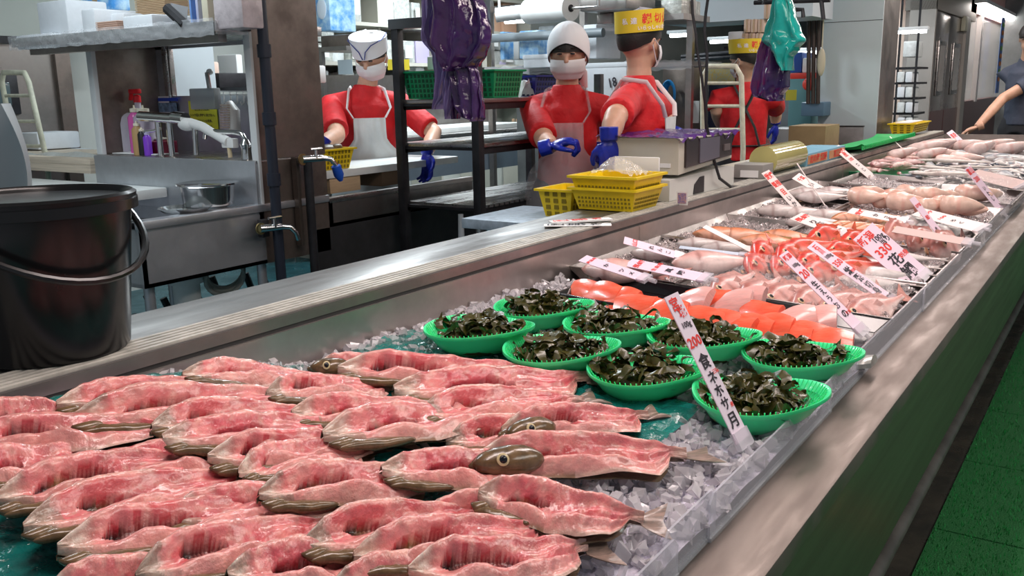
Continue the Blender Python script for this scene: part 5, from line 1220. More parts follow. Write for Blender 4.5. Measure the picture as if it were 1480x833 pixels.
t=thing('film_roll','fat white film roll with an open core above the woman','roll',PX(790,14,5.0)); A=PX(764,17,5.0);B=PX(825,12,4.9); MB().tube([A,B],.075,28).build('roll',PLASTW,t); MB().tube([B+(B-A).normalized()*-.001,B+(B-A).normalized()*.004],.022,16).build('core',BLKM,t); MB().tube([B,B+(B-A)*.6,V((B+(B-A)*.6).x,(B+(B-A)*.6).y,2.74)],.010,8).build('rod',STEEL,t)
crateX(838,-4,905,12,5.0,.4,STEELD,'steel_ledge','grey steel ledge right of the fat film roll','ledge')
crateX(722,46,729,86,X2-.02,.2,BLUEBOX,'product_box','narrow side of an open blue box left of the white carton','box')
crateX(730,50,750,86,X2+.1,.15,mat('grey_carton',(.45,.45,.43),.6),'carton','grey carton between the two blue product boxes','carton')
crateX(750,45,778,84,X2-.04,.25,BLUEBOX,'product_box','larger blue and white product box left of the woman\'s scarf','box')
crateX(756,80,800,97,X2-.1,.3,FOAM,'foam_tray','stack of flat foam trays just left of the woman\'s face','foam tray',parts=lid)
crateX(782,58,800,84,X2+.1,.25,FOAM,'foam_box','foam box half hidden by the left of the white head scarf','foam box')
crateX(843,36,862,84,X2,.35,FOAM,'foam_box','tall foam box right behind the white head scarf','foam box')
crateX(778,38,800,56,X2+.3,.2,PK[0],'paper_pack','white pack with faint print above the blue box','pack')
crateX(846,92,905,162,X2-.05,.3,FOAM,'foam_box','large white foam box with pen marks between the woman and the man','foam box',parts=lid)
q=PX(885,120,X2-.06); chars([('18',0,0,.085,0,.2,.8)],[INKB],'pen_mark',None,lambda x,y:(q.x,q.y-x,q.z+y)); tag(bpy.data.objects['pen_mark'],'handwritten black number on the big foam box','writing')
crateX(862,20,884,34,5.2,.2,STEELD,'steel_ledge','small grey ledge left of the yellow hat band','ledge')
crateX(955,0,985,20,5.4,.3,PK[3],'wrapped_pack','film wrapped pack on the shelf right of the yellow hat','pack'); MB().b2((5.38,PX(990,22,5.4).y,PX(960,25,5.4).z-.02),(5.8,PX(880,22,5.4).y,PX(960,21,5.4).z)).build('ledge',STEELD,label='grey shelf board right of the yellow hat',cat='shelf')
# ---------------------------------------------------------------- deep background between worker and pillar
crateG(958,92,985,178,6.4,.4,STEELB,'steel_cabinet','dark steel cabinet right behind the yellow hatted worker','cabinet')
t=thing('blue_hose','coil of bright blue hose hanging on the dark cabinet','hose',PX(968,140,6.3)); b=MB(); q=PX(969,136,6.3)
for k in range(5): b.tube([q+V(-.01*k,.03*math.sin(a)*(1+.2*k),.07*math.cos(a)*(1+.1*k)) for a in [2*math.pi*i/20 for i in range(21)]],.007,6)
b.build('coil',mat('blue_hose',(.02,.25,.60),.4),t)
b=MB(); A=PX(985,88,6.8);B=PX(1018,180,6.8); b.grid(lambda u,v:(6.8+.06*math.sin(u*14),A.y+(B.y-A.y)*u,A.z+(B.z-A.z)*v),30,6); b.build('plastic_curtain',mat('curtain',(.45,.52,.58),.15,alpha=.45),label='clear plastic curtain hanging behind the black cables',cat='curtain',smooth=180)
paper(986,146,1010,178,6.5,PAPER,'notice','white printed sheet hanging behind the left black cable')
paper(1024,92,1062,122,6.9,mat('map_print',(.45,.50,.40),.6,noise=(60,.7),col2=(.65,.50,.12)),'notice','coloured schedule poster behind the cream trolley frame')
crateG(1024,123,1050,150,6.8,.3,mat('navy',(.02,.03,.07),.5),'dark_crate','dark navy crate under the schedule poster','crate')
b=MB()
for i in range(2): b.tube([PX(985,82+i*5,8.2),PX(1062,76+i*6,8.2)],.02,8)
b.build('wall_pipe',BLKM,label='pair of dark horizontal pipes under the fluorescent tubes',cat='pipe')
crateX(1052,46,1072,70,5.9,.25,FOAM,'foam_box','foam box right above the back worker\'s hat band','foam box'); crateX(1090,66,1102,84,5.9,.2,FOAM,'foam_box','foam box right of the back worker\'s hat','foam box')
def woodstack(px0,py0,px1,py1,lab): crateX(px0,py0,px1,py1,5.9,.2,mat('thin_wood2',(.62,.46,.36),.7,noise=(8,.2)),'wood_tray_stack',lab,'tray stack',group='stacks of pale wooden trays',parts=lambda t,X,dep,y0,y1,z0,z1:MB().b2((X-.006,(y0+y1)/2-.003,z0),(X-.001,(y0+y1)/2+.003,z1)).build('fold',CARDB,t))
for i,px in enumerate((1075,1085,1095)): woodstack(px,28,px+9,47,'wooden tray stack in the middle tier, %s from the left'%ordn(i))
for i,px in enumerate((1072,1082,1092)): woodstack(px,48,px+9,64,'wooden tray stack in the bottom tier, %s from the left'%ordn(i))
woodstack(1104,3,1113,27,'single tall wooden tray stack on top of the others')
MB().b2((5.88,PX(1104,66,5.9).y,PX(1080,66,5.9).z-.02),(6.3,PX(1048,66,5.9).y,PX(1080,66,5.9).z)).b2((5.9,PX(1076,0,5.9).y-.01,0),(5.92,PX(1076,0,5.9).y+.01,PX(1080,66,5.9).z)).build('high_shelf',BLKM,label='dark high shelf carrying the wooden tray stacks',cat='shelf')
b=MB(); 
b.tube([PX(1090,4,5.2),PX(1200,0,5.2)],.012,8); b.tube([PX(1108,-10,5.2),PX(1104,6,5.2)],.014,8); b.tube([PX(1186,-10,5.2),PX(1190,28,5.2)],.012,8); b.tube([PX(1150,14,5.2),PX(1160,14,5.2),PX(1161,25,5.2)],.012,8); b.tube([PX(1098,3,5.2)+V(0,0,0),PX(1098,-30,5.2)],.012,8)
b.build('hanging_rail',BLKM,label='black ceiling hung rail above the teal bag',cat='rail')
t=thing('broom','brooms with dark handles leaning beside the pillar','broom',(7.0,2.05,0)); 
for i,px in enumerate((1170,1177,1184)): MB().tube([PX(px,0,7.0),PX(px-2,150,7.0)],.016,8).build('handle',mat('dark_handle',(.05,.035,.03),.5),t)
MB().ell(PX(1187,90,6.9),(.02,.03,.10)).tube([PX(1187,90,6.9)+V(0,0,.09),V(PX(1187,90,6.9).x,PX(1187,90,6.9).y,2.74)],.005,6).build('cream_scoop',mat('cream_s',(.50,.46,.34),.5),label='cream scoop hanging left of the pillar',cat='scoop')
crateX(1142,76,1158,105,7.6,.3,mat('bl1',(.03,.10,.40),.4),'blue_pack','blue bottle pack on the far shelf by the teal bag','pack'); crateX(1160,84,1172,105,7.6,.3,PLASTW,'white_pack','white pack right of the blue bottle pack','pack')
crateX(1141,106,1168,114,7.5,.3,mat('redpack',(.75,.06,.04),.4),'red_tray','red tray edge on the far shelf by the teal bag','tray')
crateG(1141,114,1160,127,7.5,.3,mat('tealpack',(.12,.28,.30),.5),'teal_tray','dull teal container under the red tray','container')
MB().ell(PX(1169,122,7.3),(.03,.05,.05)).build('red_cloth',mat('redpack',(.75,.06,.04),.4),label='small red cloth hanging right of the teal container',cat='cloth')
paper(1136,130,1151,145,7.2,mat('yel_note',(.55,.50,.05),.6),'notice','small yellow note low behind the purple bag')
crateX(1158,148,1190,168,7.0,.3,mat('bluegrey_bin',(.10,.19,.28),.4),'blue_bin','dull blue bin left of the pillar foot','bin')
crateG(1140,182,1181,223,6.3,.35,mat('cardboard_dark',(.30,.22,.11),.8,noise=(10,.15)),'cardboard_box','brown cardboard box standing left of the leaning steel sheet','cardboard box',bev=.004,parts=lambda t,X,dep,y0,y1,z0,z1:chars([('MANUFACTURER',0,.02,.028,0),('IN JAPAN',0,-.02,.028,0)],[mat('brown_ink',(.14,.09,.05),.7)],'print',t,lambda x,y:(X-.002,(y0+y1)/2-x,z0+(z1-z0)*.35+y)))
crateG(1110,186,1142,235,6.6,.3,mat('grey_mach',(.30,.32,.33),.5),'grey_machine','grey machine behind the back worker\'s glove','machine')
crateG(1120,100,1190,180,8.6,.2,mat('darkgrey',(.10,.11,.12),.5,noise=(3,.5)),'dark_cabinet','dark cabinet far back left of the pillar','cabinet')
# between the pillar and the cold room
fs=thing('far_shelf','dark wire shelf with small foam boxes seen right of the pillar','shelf',(9.6,2.4,0)); X3=9.6
for k in range(5): z=PX(1310,100+k*22,X3).z; MB().b2((X3,PX(1330,100,X3).y,z),(X3+.4,PX(1285,100,X3).y,z+.02)).build('shelf_board',BLKM,fs)
for px in (1298,1324): y=PX(px,100,X3).y; MB().b2((X3-.01,y-.01,0),(X3,y+.01,PX(1300,0,X3).z)).build('post',BLKM,fs)
for r in range(4):
    for c in range(2): crateX(1297+c*12,104+r*22,1306+c*12,119+r*22,X3-.02,.3,FOAM if (r+c)%2 else PK[0],'small_box','small box on the dark far shelf, row %s from the top, %s'%(['one','two','three','four'][r],['left','right'][c]),'box',group='small boxes on the dark far shelf')
crateX(1306,60,1324,82,X3,.3,PK[0],'small_box','pale box near the tube light right of the pillar','box')
# ---------------------------------------------------------------- things on the rear shelf of the counter
ZS=.979
crateX_=crateX
wtb=thing('wrapping_table','steel wrapping table joined behind the rear shelf','table',(4,1.8,0))
MB().b2((2.55,1.55,.90),(2.95,1.95,.935),.003).b2((3.0,1.55,.93),(5.4,1.60,.965),.003).build('top',mat('blue_edge',(.42,.50,.58),.4,.3,noise=(30,.3)),wtb)
for x in (2.6,2.9): MB().cyl((x,1.9,0),(x,1.9,.9),.02).build('leg',STEEL,wtb)
def sbask(px0,px1,pyb,h,lab,y0,y1,z0):
    A=PY(px0,pyb,y0);B=PY(px1,pyb,y0); return A.x,B.x
# yellow baskets: lower and upper one nested
A=PZ(872,308,ZS);B=PZ(940,312,ZS);print('yb',A,B)
bx0,bx1,by0,by1=2.50,2.68,1.335,1.535
bx0=PY(944,300,1.335).x-.16; bx1=bx0+.18
pbasket('basket','lower of two nested yellow baskets on the rear shelf before the woman',bx0,bx1,by0,by1,ZS,.075,YELP,rows=3,cols=14,group='nested yellow baskets')
pbasket('basket','upper of two nested yellow baskets, holding clear plastic bags',bx0,bx1,by0,by1,ZS+.035,.080,YELP,rows=3,cols=14,group='nested yellow baskets')
pbasket('basket','small yellow basket behind the left of the nested pair',bx0+.05,bx0+.2,1.60,1.70,.937,.10,YELP,rows=4,cols=6)
b=MB(); b.grid(lambda u,v:(bx0+.02+.20*u,by0+.02+.16*v,ZS+.115+.055*math.sin(math.pi*v)*math.sin(math.pi*min(1,u*1.1+.1))+.014*noise.noise(Vector((u*9,v*9,4)))),22,22); b.build('plastic_bags',CLEAR,label='clear plastic bags heaped in the upper yellow basket',cat='plastic bag',smooth=180)
# label printer scale
sx=PY(980,262,1.33).x
sc_=thing('label_scale','beige label printing scale with dark side screen, purple film on top','scale',(sx+.18,1.48,ZS))
IV=mat('ivory',(.60,.57,.48),.45,noise=(3,.08))
W_=.56; YB=1.63
MB().prism([(sx-.05,ZS),(sx+W_+.02,ZS),(sx+W_+.02,ZS+.075),(sx+W_-.08,ZS+.085),(sx-.05,ZS+.075)],'y',1.34,YB).build('base',mat('ivory2',(.66,.66,.62),.4),sc_,smooth=0)
MB().prism([(sx+.16,ZS+.004),(sx+.26,ZS+.004),(sx+.26,ZS+.065),(sx+.22,ZS+.064),(sx+.17,ZS+.04)],'y',1.337,1.341).build('recess',BLKM,sc_,smooth=0)
MB().prism([(sx,ZS+.09),(sx+W_-.04,ZS+.115),(sx+W_-.04,ZS+.215),(sx,ZS+.218)],'y',1.33,YB).build('body',IV,sc_,smooth=0)
MB().prism([(sx+.05,ZS+.112),(sx+W_-.06,ZS+.128),(sx+W_-.06,ZS+.210),(sx+.05,ZS+.213)],'y',1.322,1.331).build('screen_panel',mat('dark_panel',(.035,.025,.025),.2),sc_,smooth=0)
MB().prism([(sx+.17,ZS+.120),(sx+.36,ZS+.130),(sx+.36,ZS+.208),(sx+.17,ZS+.210)],'y',1.318,1.323).build('screen',mat('grey_screen',(.13,.12,.15),.15),sc_,smooth=0)
MB().b2((sx+.41,1.317,ZS+.15),(sx+.47,1.322,ZS+.175)).build('button_plate',mat('btn',(.12,.10,.10),.4),sc_)
MB().b2((sx-.003,1.36,ZS+.115),(sx-.0,1.40,ZS+.130)).build('label_plate',PAPER,sc_)
b=MB(); b.grid(lambda u,v:(sx-.03+.60*u,1.32+.33*v,ZS+.222+.014*abs(noise.noise(Vector((u*12,v*9,1))))-(.05*sm(.85,1,1-v)*abs(noise.noise(Vector((u*7,1,1))))*2)),40,22); b.build('purple_film',mat('purple_film',(.09,.02,.20),.12,alpha=.9,bump=(20,.8,.02),coat=.5),label='crumpled purple film lying on top of the label scale',cat='plastic film',smooth=180)
crateX(888,226,952,264,sx-.09,.01,PAPER,'paper_sheet','white sheet standing against the scale','paper')
t=paper(978,276,994,297,2.95,PAPER,'notice','small white card with coloured marks right of the yellow baskets'); MB().b2((2.947,PX(992,285,2.95).y,PX(985,294,2.95).z),(2.949,PX(980,285,2.95).y,PX(985,279,2.95).z)).build('picture',mat('mini_print',(.6,.35,.3),.6,noise=(160,.8),col2=(.15,.15,.4)),t)
fx=PY(1010,290,1.40).x; t=thing('foam_tray','small white foam tray lying right of the yellow baskets','foam tray',(fx,1.40,ZS)); MB().prism([(fx-.10,ZS+.001),(fx+.12,ZS+.001),(fx+.15,ZS+.03),(fx-.12,ZS+.03)],'y',1.36,1.46).build('tray',FOAM,t,smooth=0)
# film wrapping roll
gx=PY(1085,265,1.40).x; wr=thing('wrap_dispenser','film wrapping machine with a big yellowish roll on the rear shelf','dispenser',(gx+.3,1.45,ZS))
ra=PY(1100,240,1.40); rb_=PY(1146,222,1.40)
ra=PY(1104,245,1.36);rb_=PY(1150,225,1.36);MB().tube([(ra.x,1.365,ZS+.066),(rb_.x,1.365,ZS+.066)],.064,32).build('roll',mat('film_yellow',(.56,.52,.20),.12,noise=(2,.15),coat=.6),wr)
MB().b2((ra.x-.16,1.31,ZS),(ra.x-.02,1.44,ZS+.06),.004).build('end_housing',mat('mach_grey',(.30,.29,.27),.5),wr); MB().b2((ra.x-.163,1.33,ZS+.005),(ra.x-.160,1.41,ZS+.035)).build('sticker',PAPER,wr)
MB().b2((ra.x-.10,1.44,ZS),(rb_.x,1.54,ZS+.045),.004).build('bed',IV,wr)
b=MB(); p0=PY(1060,248,1.50); b.b2((p0.x-.25,1.45,ZS+.002),(p0.x+.25,1.54,ZS+.010)); b.build('pink_sheet',mat('pink_sheet',(.55,.38,.50),.5),label='pink sheet between the scale and the film roll',cat='paper')
# blue stacked boxes
ux=PY(1185,250,1.36).x; 
for i,(xa,xb,l) in enumerate(((PY(1165,250,1.315).x,PY(1195,245,1.315).x,'nearer'),(PY(1195,245,1.315).x+.01,PY(1220,240,1.315).x,'farther'))):
    t=thing('blue_box','%s flat blue box with an orange lettered label on the rear shelf'%l,'box',((xa+xb)/2,1.4,ZS)); MB().b2((xa,1.315,ZS),(xb,1.50,ZS+.062),.003).build('body',mat('sky_box',(.20,.42,.55),.5),t)
    MB().b2((xa+.02,1.311,ZS+.01),(xb-.02,1.315,ZS+.052)).build('label_strip',mat('orange_label',(.62,.30,.14),.6),t)
    chars([('北の海 紅鮭',0,0,.055,0)] if i==0 else [('加工品',0,0,.055,0)],[INKR],'lettering',t,lambda x,y,xa=xa,xb=xb:((xa+xb)/2+x*(xb-xa)/.36,1.309,ZS+.031+y*.8))
b=MB(); q=PZ(1215,245,ZS+.02); b.grid(lambda u,v:(q.x-.3+.9*u,1.33+.18*v,ZS+.02+.07*math.sin(math.pi*u)*math.sin(math.pi*v)+.03*noise.noise(Vector((u*12,v*8,1)))),30,14); b.build('plastic_bag',CLEAR,label='crumpled clear bag lying past the blue boxes on the shelf',cat='plastic bag',smooth=180)
# green tray and yellow basket further on
gt=thing('green_tray','wide shallow green plastic basket tray tilted on the rear shelf','tray',(6.6,1.45,ZS))
A=PY(1238,208,1.5);B=PY(1330,200,1.3)
b=MB(); GX0,GX1=PY(1240,212,1.30).x,PY(1318,200,1.30).x
b.grid(lambda u,v:(GX0+(GX1-GX0)*u,1.28+.26*v,ZS+.012+.022*abs(2*u-1)**8+.022*(1-v)**8),24,12); b.grid(lambda u,v:(GX0+(GX1-GX0)*u,1.28+.26*v,ZS+.006+.022*abs(2*u-1)**8+.022*(1-v)**8),24,12,flip=True)
for k in range(40): x=GX0+(GX1-GX0)*(k+.5)/40; b.b2((x-.005,1.276,ZS+.02),(x+.005,1.282,ZS+.045))
b.build('shell',mat('tray_green',(.01,.50,.12),.35),gt)
pbasket('basket','yellow basket standing beyond the green tray',7.3,7.85,1.36,1.50,ZS+.02,.075,YELP,rows=4,cols=14)
MB().b2((7.3,1.38,ZS+.096),(7.8,1.48,ZS+.102)).build('white_sheet',PAPER,label='white sheet on top of the far yellow basket',cat='paper')
# signs lying on the rear shelf
for i,((p0,p1,w),lab) in enumerate((((PZ(786,328,ZS+.001),PZ(884,327,ZS+.001),.045),'white sign with black lettering lying on the rear shelf'),((PZ(798,324,ZS+.004),PZ(886,319,ZS+.004),.04),'red lettered sign lying just behind it on the rear shelf'))):
    t=thing('price_sign',lab,'price sign',p0); u=(p1-p0).normalized(); n=V(-u.y,u.x,0); L=(p1-p0).length; h=.002+.003*i
    b=MB(); b.add([p0+V(0,0,h),p1+V(0,0,h),p1+n*w+V(0,0,h),p0+n*w+V(0,0,h),p0,p1,p1+n*w,p0+n*w],[(0,1,2,3),(7,6,5,4),(0,4,5,1),(1,5,6,2),(2,6,7,3),(3,7,4,0)]); b.build('card',PAPER,t,smooth=0)
    chars([(c,L*(.12+.11*k),w*.5,w*.8,i==0 and 1 or 0) for k,c in enumerate('ほっけ開き一夜')],[INKR,INKB],'lettering',t,lambda x,y,p0=p0,u=u,n=n,h=h:p0+u*x+n*y+V(0,0,h+.001))
# cables
def cable(pts,X,lab,r=.006):
    MB().tube([PX(a,b_,X) for a,b_ in pts],r,8).build('hanging_cable',BLKM,label=lab,cat='cable')
cable([(1000,-8),(1001,20),(1006,50),(1008,75),(1014,110),(1019,150),(1021,200)],3.6,'left black cable hanging from the ceiling')
MB().tube([PX(1024,-8,3.3),PX(1020,20,3.3),PX(1018,45,3.3),PX(1022,80,3.3),PX(1020,130,3.3),PX(1021,180,3.3),PY(1030,225,1.33),PY(1040,258,1.31),PY(1056,270,1.31),PY(1090,272,1.31),PY(1108,275,1.305)],.006,8).build('hanging_cable',BLKM,label='right black cable curling down to the film roll machine',cat='cable')
ubar((1016,1016),(1072,1074),96,215,4.6,'cream tube trolley frame in front of the back worker',(120,153,187),CRM)
# ---------------------------------------------------------------- hanging bags
PUR=mat('purple_bag',(.022,.005,.075),.14,noise=(7,.5),col2=(.07,.018,.10),bump=(9,.6,.02),coat=.7)
PURT=mat('purple_bag_thin',(.26,.20,.42),.18,alpha=.82,bump=(12,.5,.02),coat=.4)
TEALB=mat('teal_bag',(.01,.38,.33),.14,bump=(9,.5,.02),coat=.6,noise=(6,.3))
def hang(ou,X,m,name,t,dep=.035,fold=7,seed=0,amp=1):
    """cloth hanging in folds; ou = rows (y px, left px, right px); folds have real depth"""
    n=len(ou); b=MB(); nu=48; nv=(n-1)*5
    def row(v):
        f=v*(n-1); i=min(n-2,int(f)); g=f-i; g2=g*g*(3-2*g); return [ou[i][k]+(ou[i+1][k]-ou[i][k])*(g if k==0 else g2) for k in range(3)]
    def F(u,v,s=1):
        y,l,r=row(v); a=2*math.pi*u; px=(l+r)/2-(r-l)/2*math.cos(a); p=PX(px,y,X)
        d=dep*math.sin(a)+.012*amp*math.sin(a*fold+seed+v*3)+.012*noise.noise(Vector((math.cos(a)*3+seed,math.sin(a)*3,v*5)))
        return (p.x-d*s,p.y,p.z)
    b.grid(lambda u,v:F(u,v),nu,nv)
    return b.build(name,m,t,smooth=180)
hb=thing('purple_bags','bundle of glossy dark purple plastic bags hanging in front of the rack','bag bundle',PX(655,0,2.5))
hang([(-12,622,690),(20,622,700),(45,618,706),(62,622,707),(80,632,700),(95,640,688),(103,650,672)],2.5,PUR,'upper_bag',hb,.05)
hang([(88,645,682),(105,650,690),(125,655,694),(150,660,697),(168,672,696),(175,688,693)],2.5,mat('purple_bag2',(.06,.02,.11),.16,noise=(14,.4),bump=(14,.6,.02),coat=.5),'lower_bag',hb,.03,seed=2)
hang([(-12,612,640),(30,614,640),(55,614,652),(80,628,655),(110,632,653),(135,631,646),(158,631,634)],2.56,PURT,'pale_bag',hb,.02,seed=4)
hang([(95,644,662),(120,643,660),(150,644,655),(172,646,650)],2.52,PURT,'narrow_strip',hb,.012,seed=5); hang([(110,655,668),(140,656,664),(172,657,661)],2.51,mat('purple_bag2',(.12,.05,.19),.16),'narrow_strip',hb,.012,seed=6)
MB().tube([PX(655,-12,2.5),PX(655,-12,2.5)+V(0,0,.9)],.004,6).build('hook_line',BLKM,hb)
hb2=thing('teal_and_purple_bags','teal plastic bag over a purple one, hanging in front of the back worker','bag bundle',PX(1125,0,3.9))
hang([(-12,1122,1140),(20,1115,1148),(45,1107,1157),(58,1103,1164),(70,1112,1155),(85,1122,1146),(102,1132,1144)],3.9,TEALB,'teal_bag',hb2,.06,5)
hang([(55,1102,1135),(80,1094,1140),(105,1088,1141),(125,1086,1140),(138,1090,1132),(146,1112,1130)],3.95,PUR,'purple_bag',hb2,.06,6,seed=3)
MB().tube([PX(1131,-12,3.9),PX(1131,-12,3.9)+V(0,0,.8)],.004,6).build('hook_line',BLKM,hb2)
# ---------------------------------------------------------------- people
SKIN=mat('skin',(.62,.36,.25),.45,noise=(20,.12),sss=.2)
REDS=mat('red_shirt',(.68,.012,.018),.65,noise=(10,.25),bump=(14,.5,.02))
BLKC=mat('black_cloth',(.02,.02,.024),.7)
HAIR=mat('black_hair',(.018,.014,.012),.5,bump=(150,.4,.003))
APW=mat('white_apron',(.70,.74,.74),.35,noise=(6,.15),bump=(8,.4,.02))
APC=mat('clear_apron',(.72,.70,.72),.2,alpha=.28,bump=(10,.5,.02))
MASK=mat('white_mask',(.78,.78,.80),.7,bump=(40,.2,.004))
CAPW=mat('white_cap',(.78,.80,.84),.7)
def solid(mb,name,m,parent,vox=.009,it=3,**tg):
    """fuse overlapping closed pieces into one continuous surface"""
    off=wloc(parent) if parent else Vector((0,0,0))
    me=mb.mesh('tmp',m,0,off); o=bpy.data.objects.new('tmp',me); COL.objects.link(o)
    r=o.modifiers.new('r','REMESH'); r.mode='VOXEL'; r.voxel_size=vox; r.use_smooth_shade=True
    s=o.modifiers.new('s','SMOOTH'); s.iterations=it; s.factor=.5
    dg=bpy.context.evaluated_depsgraph_get(); m2=bpy.data.meshes.new_from_object(o.evaluated_get(dg)); bpy.data.objects.remove(o)
    m2.name=name; 
    if not m2.materials: m2.materials.append(m)
    m2.polygons.foreach_set('use_smooth',[True]*len(m2.polygons))
    n=bpy.data.objects.new(name,m2); COL.objects.link(n); n.parent=parent; return tag(n,**tg)
def glove(name,parent,wr,d,nrm,m,label=None,curl=.6,sc=1.0,cuff=True):
    """five fingered hand: wr wrist, d hand direction, nrm palm normal"""
    d=d.normalized(); s=d.cross(nrm).normalized(); n=s.cross(d).normalized(); b=MB()
    P=lambda a,c,e: wr+(d*a+s*c+n*e)*sc
    if cuff: b.tube([P(-.05,0,0),P(0,0,0)],[.036*sc,.033*sc],12)
    M3=Matrix((d,s,n)).transposed()
    b.ell(P(.045,0,0),(.055*sc,.043*sc,.020*sc),14,10,M3)
    for i,(o_,l) in enumerate(((-.030,.068),(-.010,.078),(.011,.072),(.030,.056))):
        pts=[P(.07,o_*.9,0)]; a=0;x,z=.085,.0
        for j in range(3):
            a+=curl*(.6 if j==0 else 1)*.8; seg=l/3*1.15; x+=math.cos(a)*seg; z+=math.sin(a)*seg; pts.append(P(x,o_*(1+.12*j*(1-curl*.4)),z))
        b.tube(pts,[.0105*sc,.010*sc,.009*sc,.0078*sc],8)
        b.ell(pts[-1],(.008*sc,)*3,8,6)
    pts=[P(.02,-.030,.004),P(.045,-.052,.014),P(.070,-.056,.026),P(.088,-.050,.036)]
    b.tube(pts,[.014*sc,.012*sc,.0105*sc,.009*sc],8); b.ell(pts[-1],(.0088*sc,)*3,8,6)
    return solid(b,name,m,parent,.0045,2,label=label)
def person(name,lab,x,y,ht,face,hyaw,hpitch,hpx,arms,shirt=REDS,sleeve=.55,apron=None,legs=None,hat=None,mask=True,hair='short',gloves=BLUG,full=True,lean=0.0,female=False,straps=None,apz=.42):
    """x,y ground position; ht head centre height; face = body heading; arms = [(side, elbow, wrist, hand dir, palm normal)] in world"""
    t=thing(name,lab,'person',(x,y,0)); F=V(math.cos(R(face)),math.sin(R(face)),0); L=V(-F.y,F.x,0); U=V(0,0,1); O=V(x,y,0)
    hc=hpx; k=ht/1.55
    B=lambda f,l,z: O+F*(f+lean*max(0,z-.9))+L*l+U*(z*k)
    HM=(Matrix.Rotation(R(hyaw),3,'Z')@Matrix.Rotation(R(hpitch),3,'Y'))  # head forward = +x rotated
    h=lambda a,b_,c: hc+HM@V(a,b_,c)
    sh=.165 if female else .19
    b=MB()
    neckb=B(0,0,1.36)
    b.tube([neckb,(neckb+hc)/2+V(0,0,-.01),h(-.015,0,-.04)],[.060,.052,.054],14)
    b.ell(h(-.012,0,.022),(.098,.078,.100),18,12,HM); b.ell(h(.018,0,-.045),(.070,.060,.068),16,10,HM); b.ell(h(.045,0,-.085),(.034,.032,.026),12,8,HM)
    b.tube([h(.080,0,.012),h(.100,0,-.018),h(.088,0,-.032)],[.009,.014,.012],8)
    b.ell(h(.074,.028,.018),(.020,.020,.012),8,6,HM); b.ell(h(.074,-.028,.018),(.020,.020,.012),8,6,HM)
    b.ell(h(.088,0,-.056),(.012,.024,.009),8,6,HM)
    for s_ in(1,-1): b.ell(h(-.012,s_*.080,-.008),(.018,.008,.030),10,8,HM@Matrix.Rotation(R(s_*12),3,'Z'))
    b.tube([B(0,0,.85),B(0,0,1.0),B(.0,0,1.2),B(0,0,1.32),B(0,0,1.38)],[.135,.125,.135,.12,.06],18,.72,F)
    J={}
    for s_,el,wr,hd,pn,*cu in arms:
        S=B(-.005,s_*sh,1.30); J[s_]=(S,el,wr)
        b.tube([B(0,s_*.07,1.32),S,(S+el)/2,el,(el*.6+wr*.4),wr],[.064,.058,.050,.043,.043,.030],14)
        if gloves is None: pass
    if full:
        for s_ in(1,-1): b.tube([B(0,s_*.08,.92),B(.01,s_*.09,.50),B(0,s_*.095,.10)],[.085,.058,.040],14); b.ell(B(.06,s_*.10,.045),(.12,.045,.04),12,8,Matrix.Rotation(R(face),3,'Z'))
    if gloves is None:
        for s_,el,wr,hd,pn,*cu in arms:
            d=hd.normalized(); 
    body=solid(b,'body',SKIN,t,.008,2)
    # shirt
    b=MB(); g=.018
    tz=[.90,.98,1.08,1.2,1.30,1.36] if legs is not None else [.80,.95,1.08,1.2,1.30,1.36]
    rs=[.158,.150,.150,.158,.145,.085]
    if female: rs=[.160,.146,.138,.146,.135,.08]
    b.tube([B(0,0,z) for z in tz],rs,22,.80,F)
    b.tube([B(0,sh*.95,1.29),B(0,0,1.345),B(0,-sh*.95,1.29)],[.056,.072,.056],14)
    for s_ in J:
        S,el,wr=J[s_]; e=S+(el-S)*(sleeve+.35 if False else min(1,sleeve+.3)); b.tube([B(0,s_*.08,1.31),S,(S+e)/2,e],[.078,.069,.066,.066],16)
    b.tube([neckb+V(0,0,-.05),neckb+V(0,0,.03),neckb+V(0,0,.055)],[.095,.074,.066],14)
    shirt_o=solid(b,'shirt',shirt,t,.009,3)
    if legs is not None:
        b=MB(); 
        for s_ in(1,-1): b.tube([B(0,s_*.05,.93),B(0,s_*.085,.86),B(.01,s_*.09,.5),B(0,s_*.095,.12)],[.11,.108,.085,.070],16)
        b.tube([B(0,0,.84),B(0,0,.97)],[.15,.145],20,.8,F); solid(b,'trousers',legs,t,.012,2)
        for s_ in (1,-1): MB().ell(B(.05,s_*.10,.05),(.14,.055,.05),14,8,Matrix.Rotation(R(face),3,'Z')).build('boot',PLASTW,t)
    for s_,el,wr,hd,pn,*cu in arms:
        glove('glove' if gloves else 'hand',t,wr,hd,pn,gloves or SKIN,'blue glove' if gloves else None,curl=cu[0] if cu else .6,cuff=True)
    if apron:
        def ap(u,v):
            z=1.24-(1.24-apz)*v; w=(.42+.75*sm(.12,.32,v)) ; a=(u-.5)*2*w*1.15
            r=.172+.030*sm(.2,.5,v)+.02*v; w1=.182+.03*sm(.2,.6,v)+.03*v
            return B(r*math.cos(a)*.92+.012*noise.noise(Vector((u*8,v*4,x)))+.014*math.sin(u*22)*v, w1*math.sin(a), z/1.0)
        b=MB(); b.grid(ap,34,30); b.grid(lambda u,v:tuple(V(*ap(u,v))-F*.003),34,30,flip=True); ao=b.build('apron',apron,t,smooth=180)
        SM=straps or MASK
        for s_ in (1,-1):
            A=V(*ap(.5+s_*.5,0)); MB().tube([A,B(.135,s_*.115,1.29),B(.06,s_*.095,1.385),B(-.05,s_*.075,1.40)],.011,8,.4).build('strap',SM,t)
            if straps: MB().tube([B(-.05,s_*.075,1.40),B(-.13,s_*.03,1.30),B(-.145,-s_*.06,1.12),B(-.13,-s_*.10,.98)],.011,8,.4).build('back_strap',SM,t)
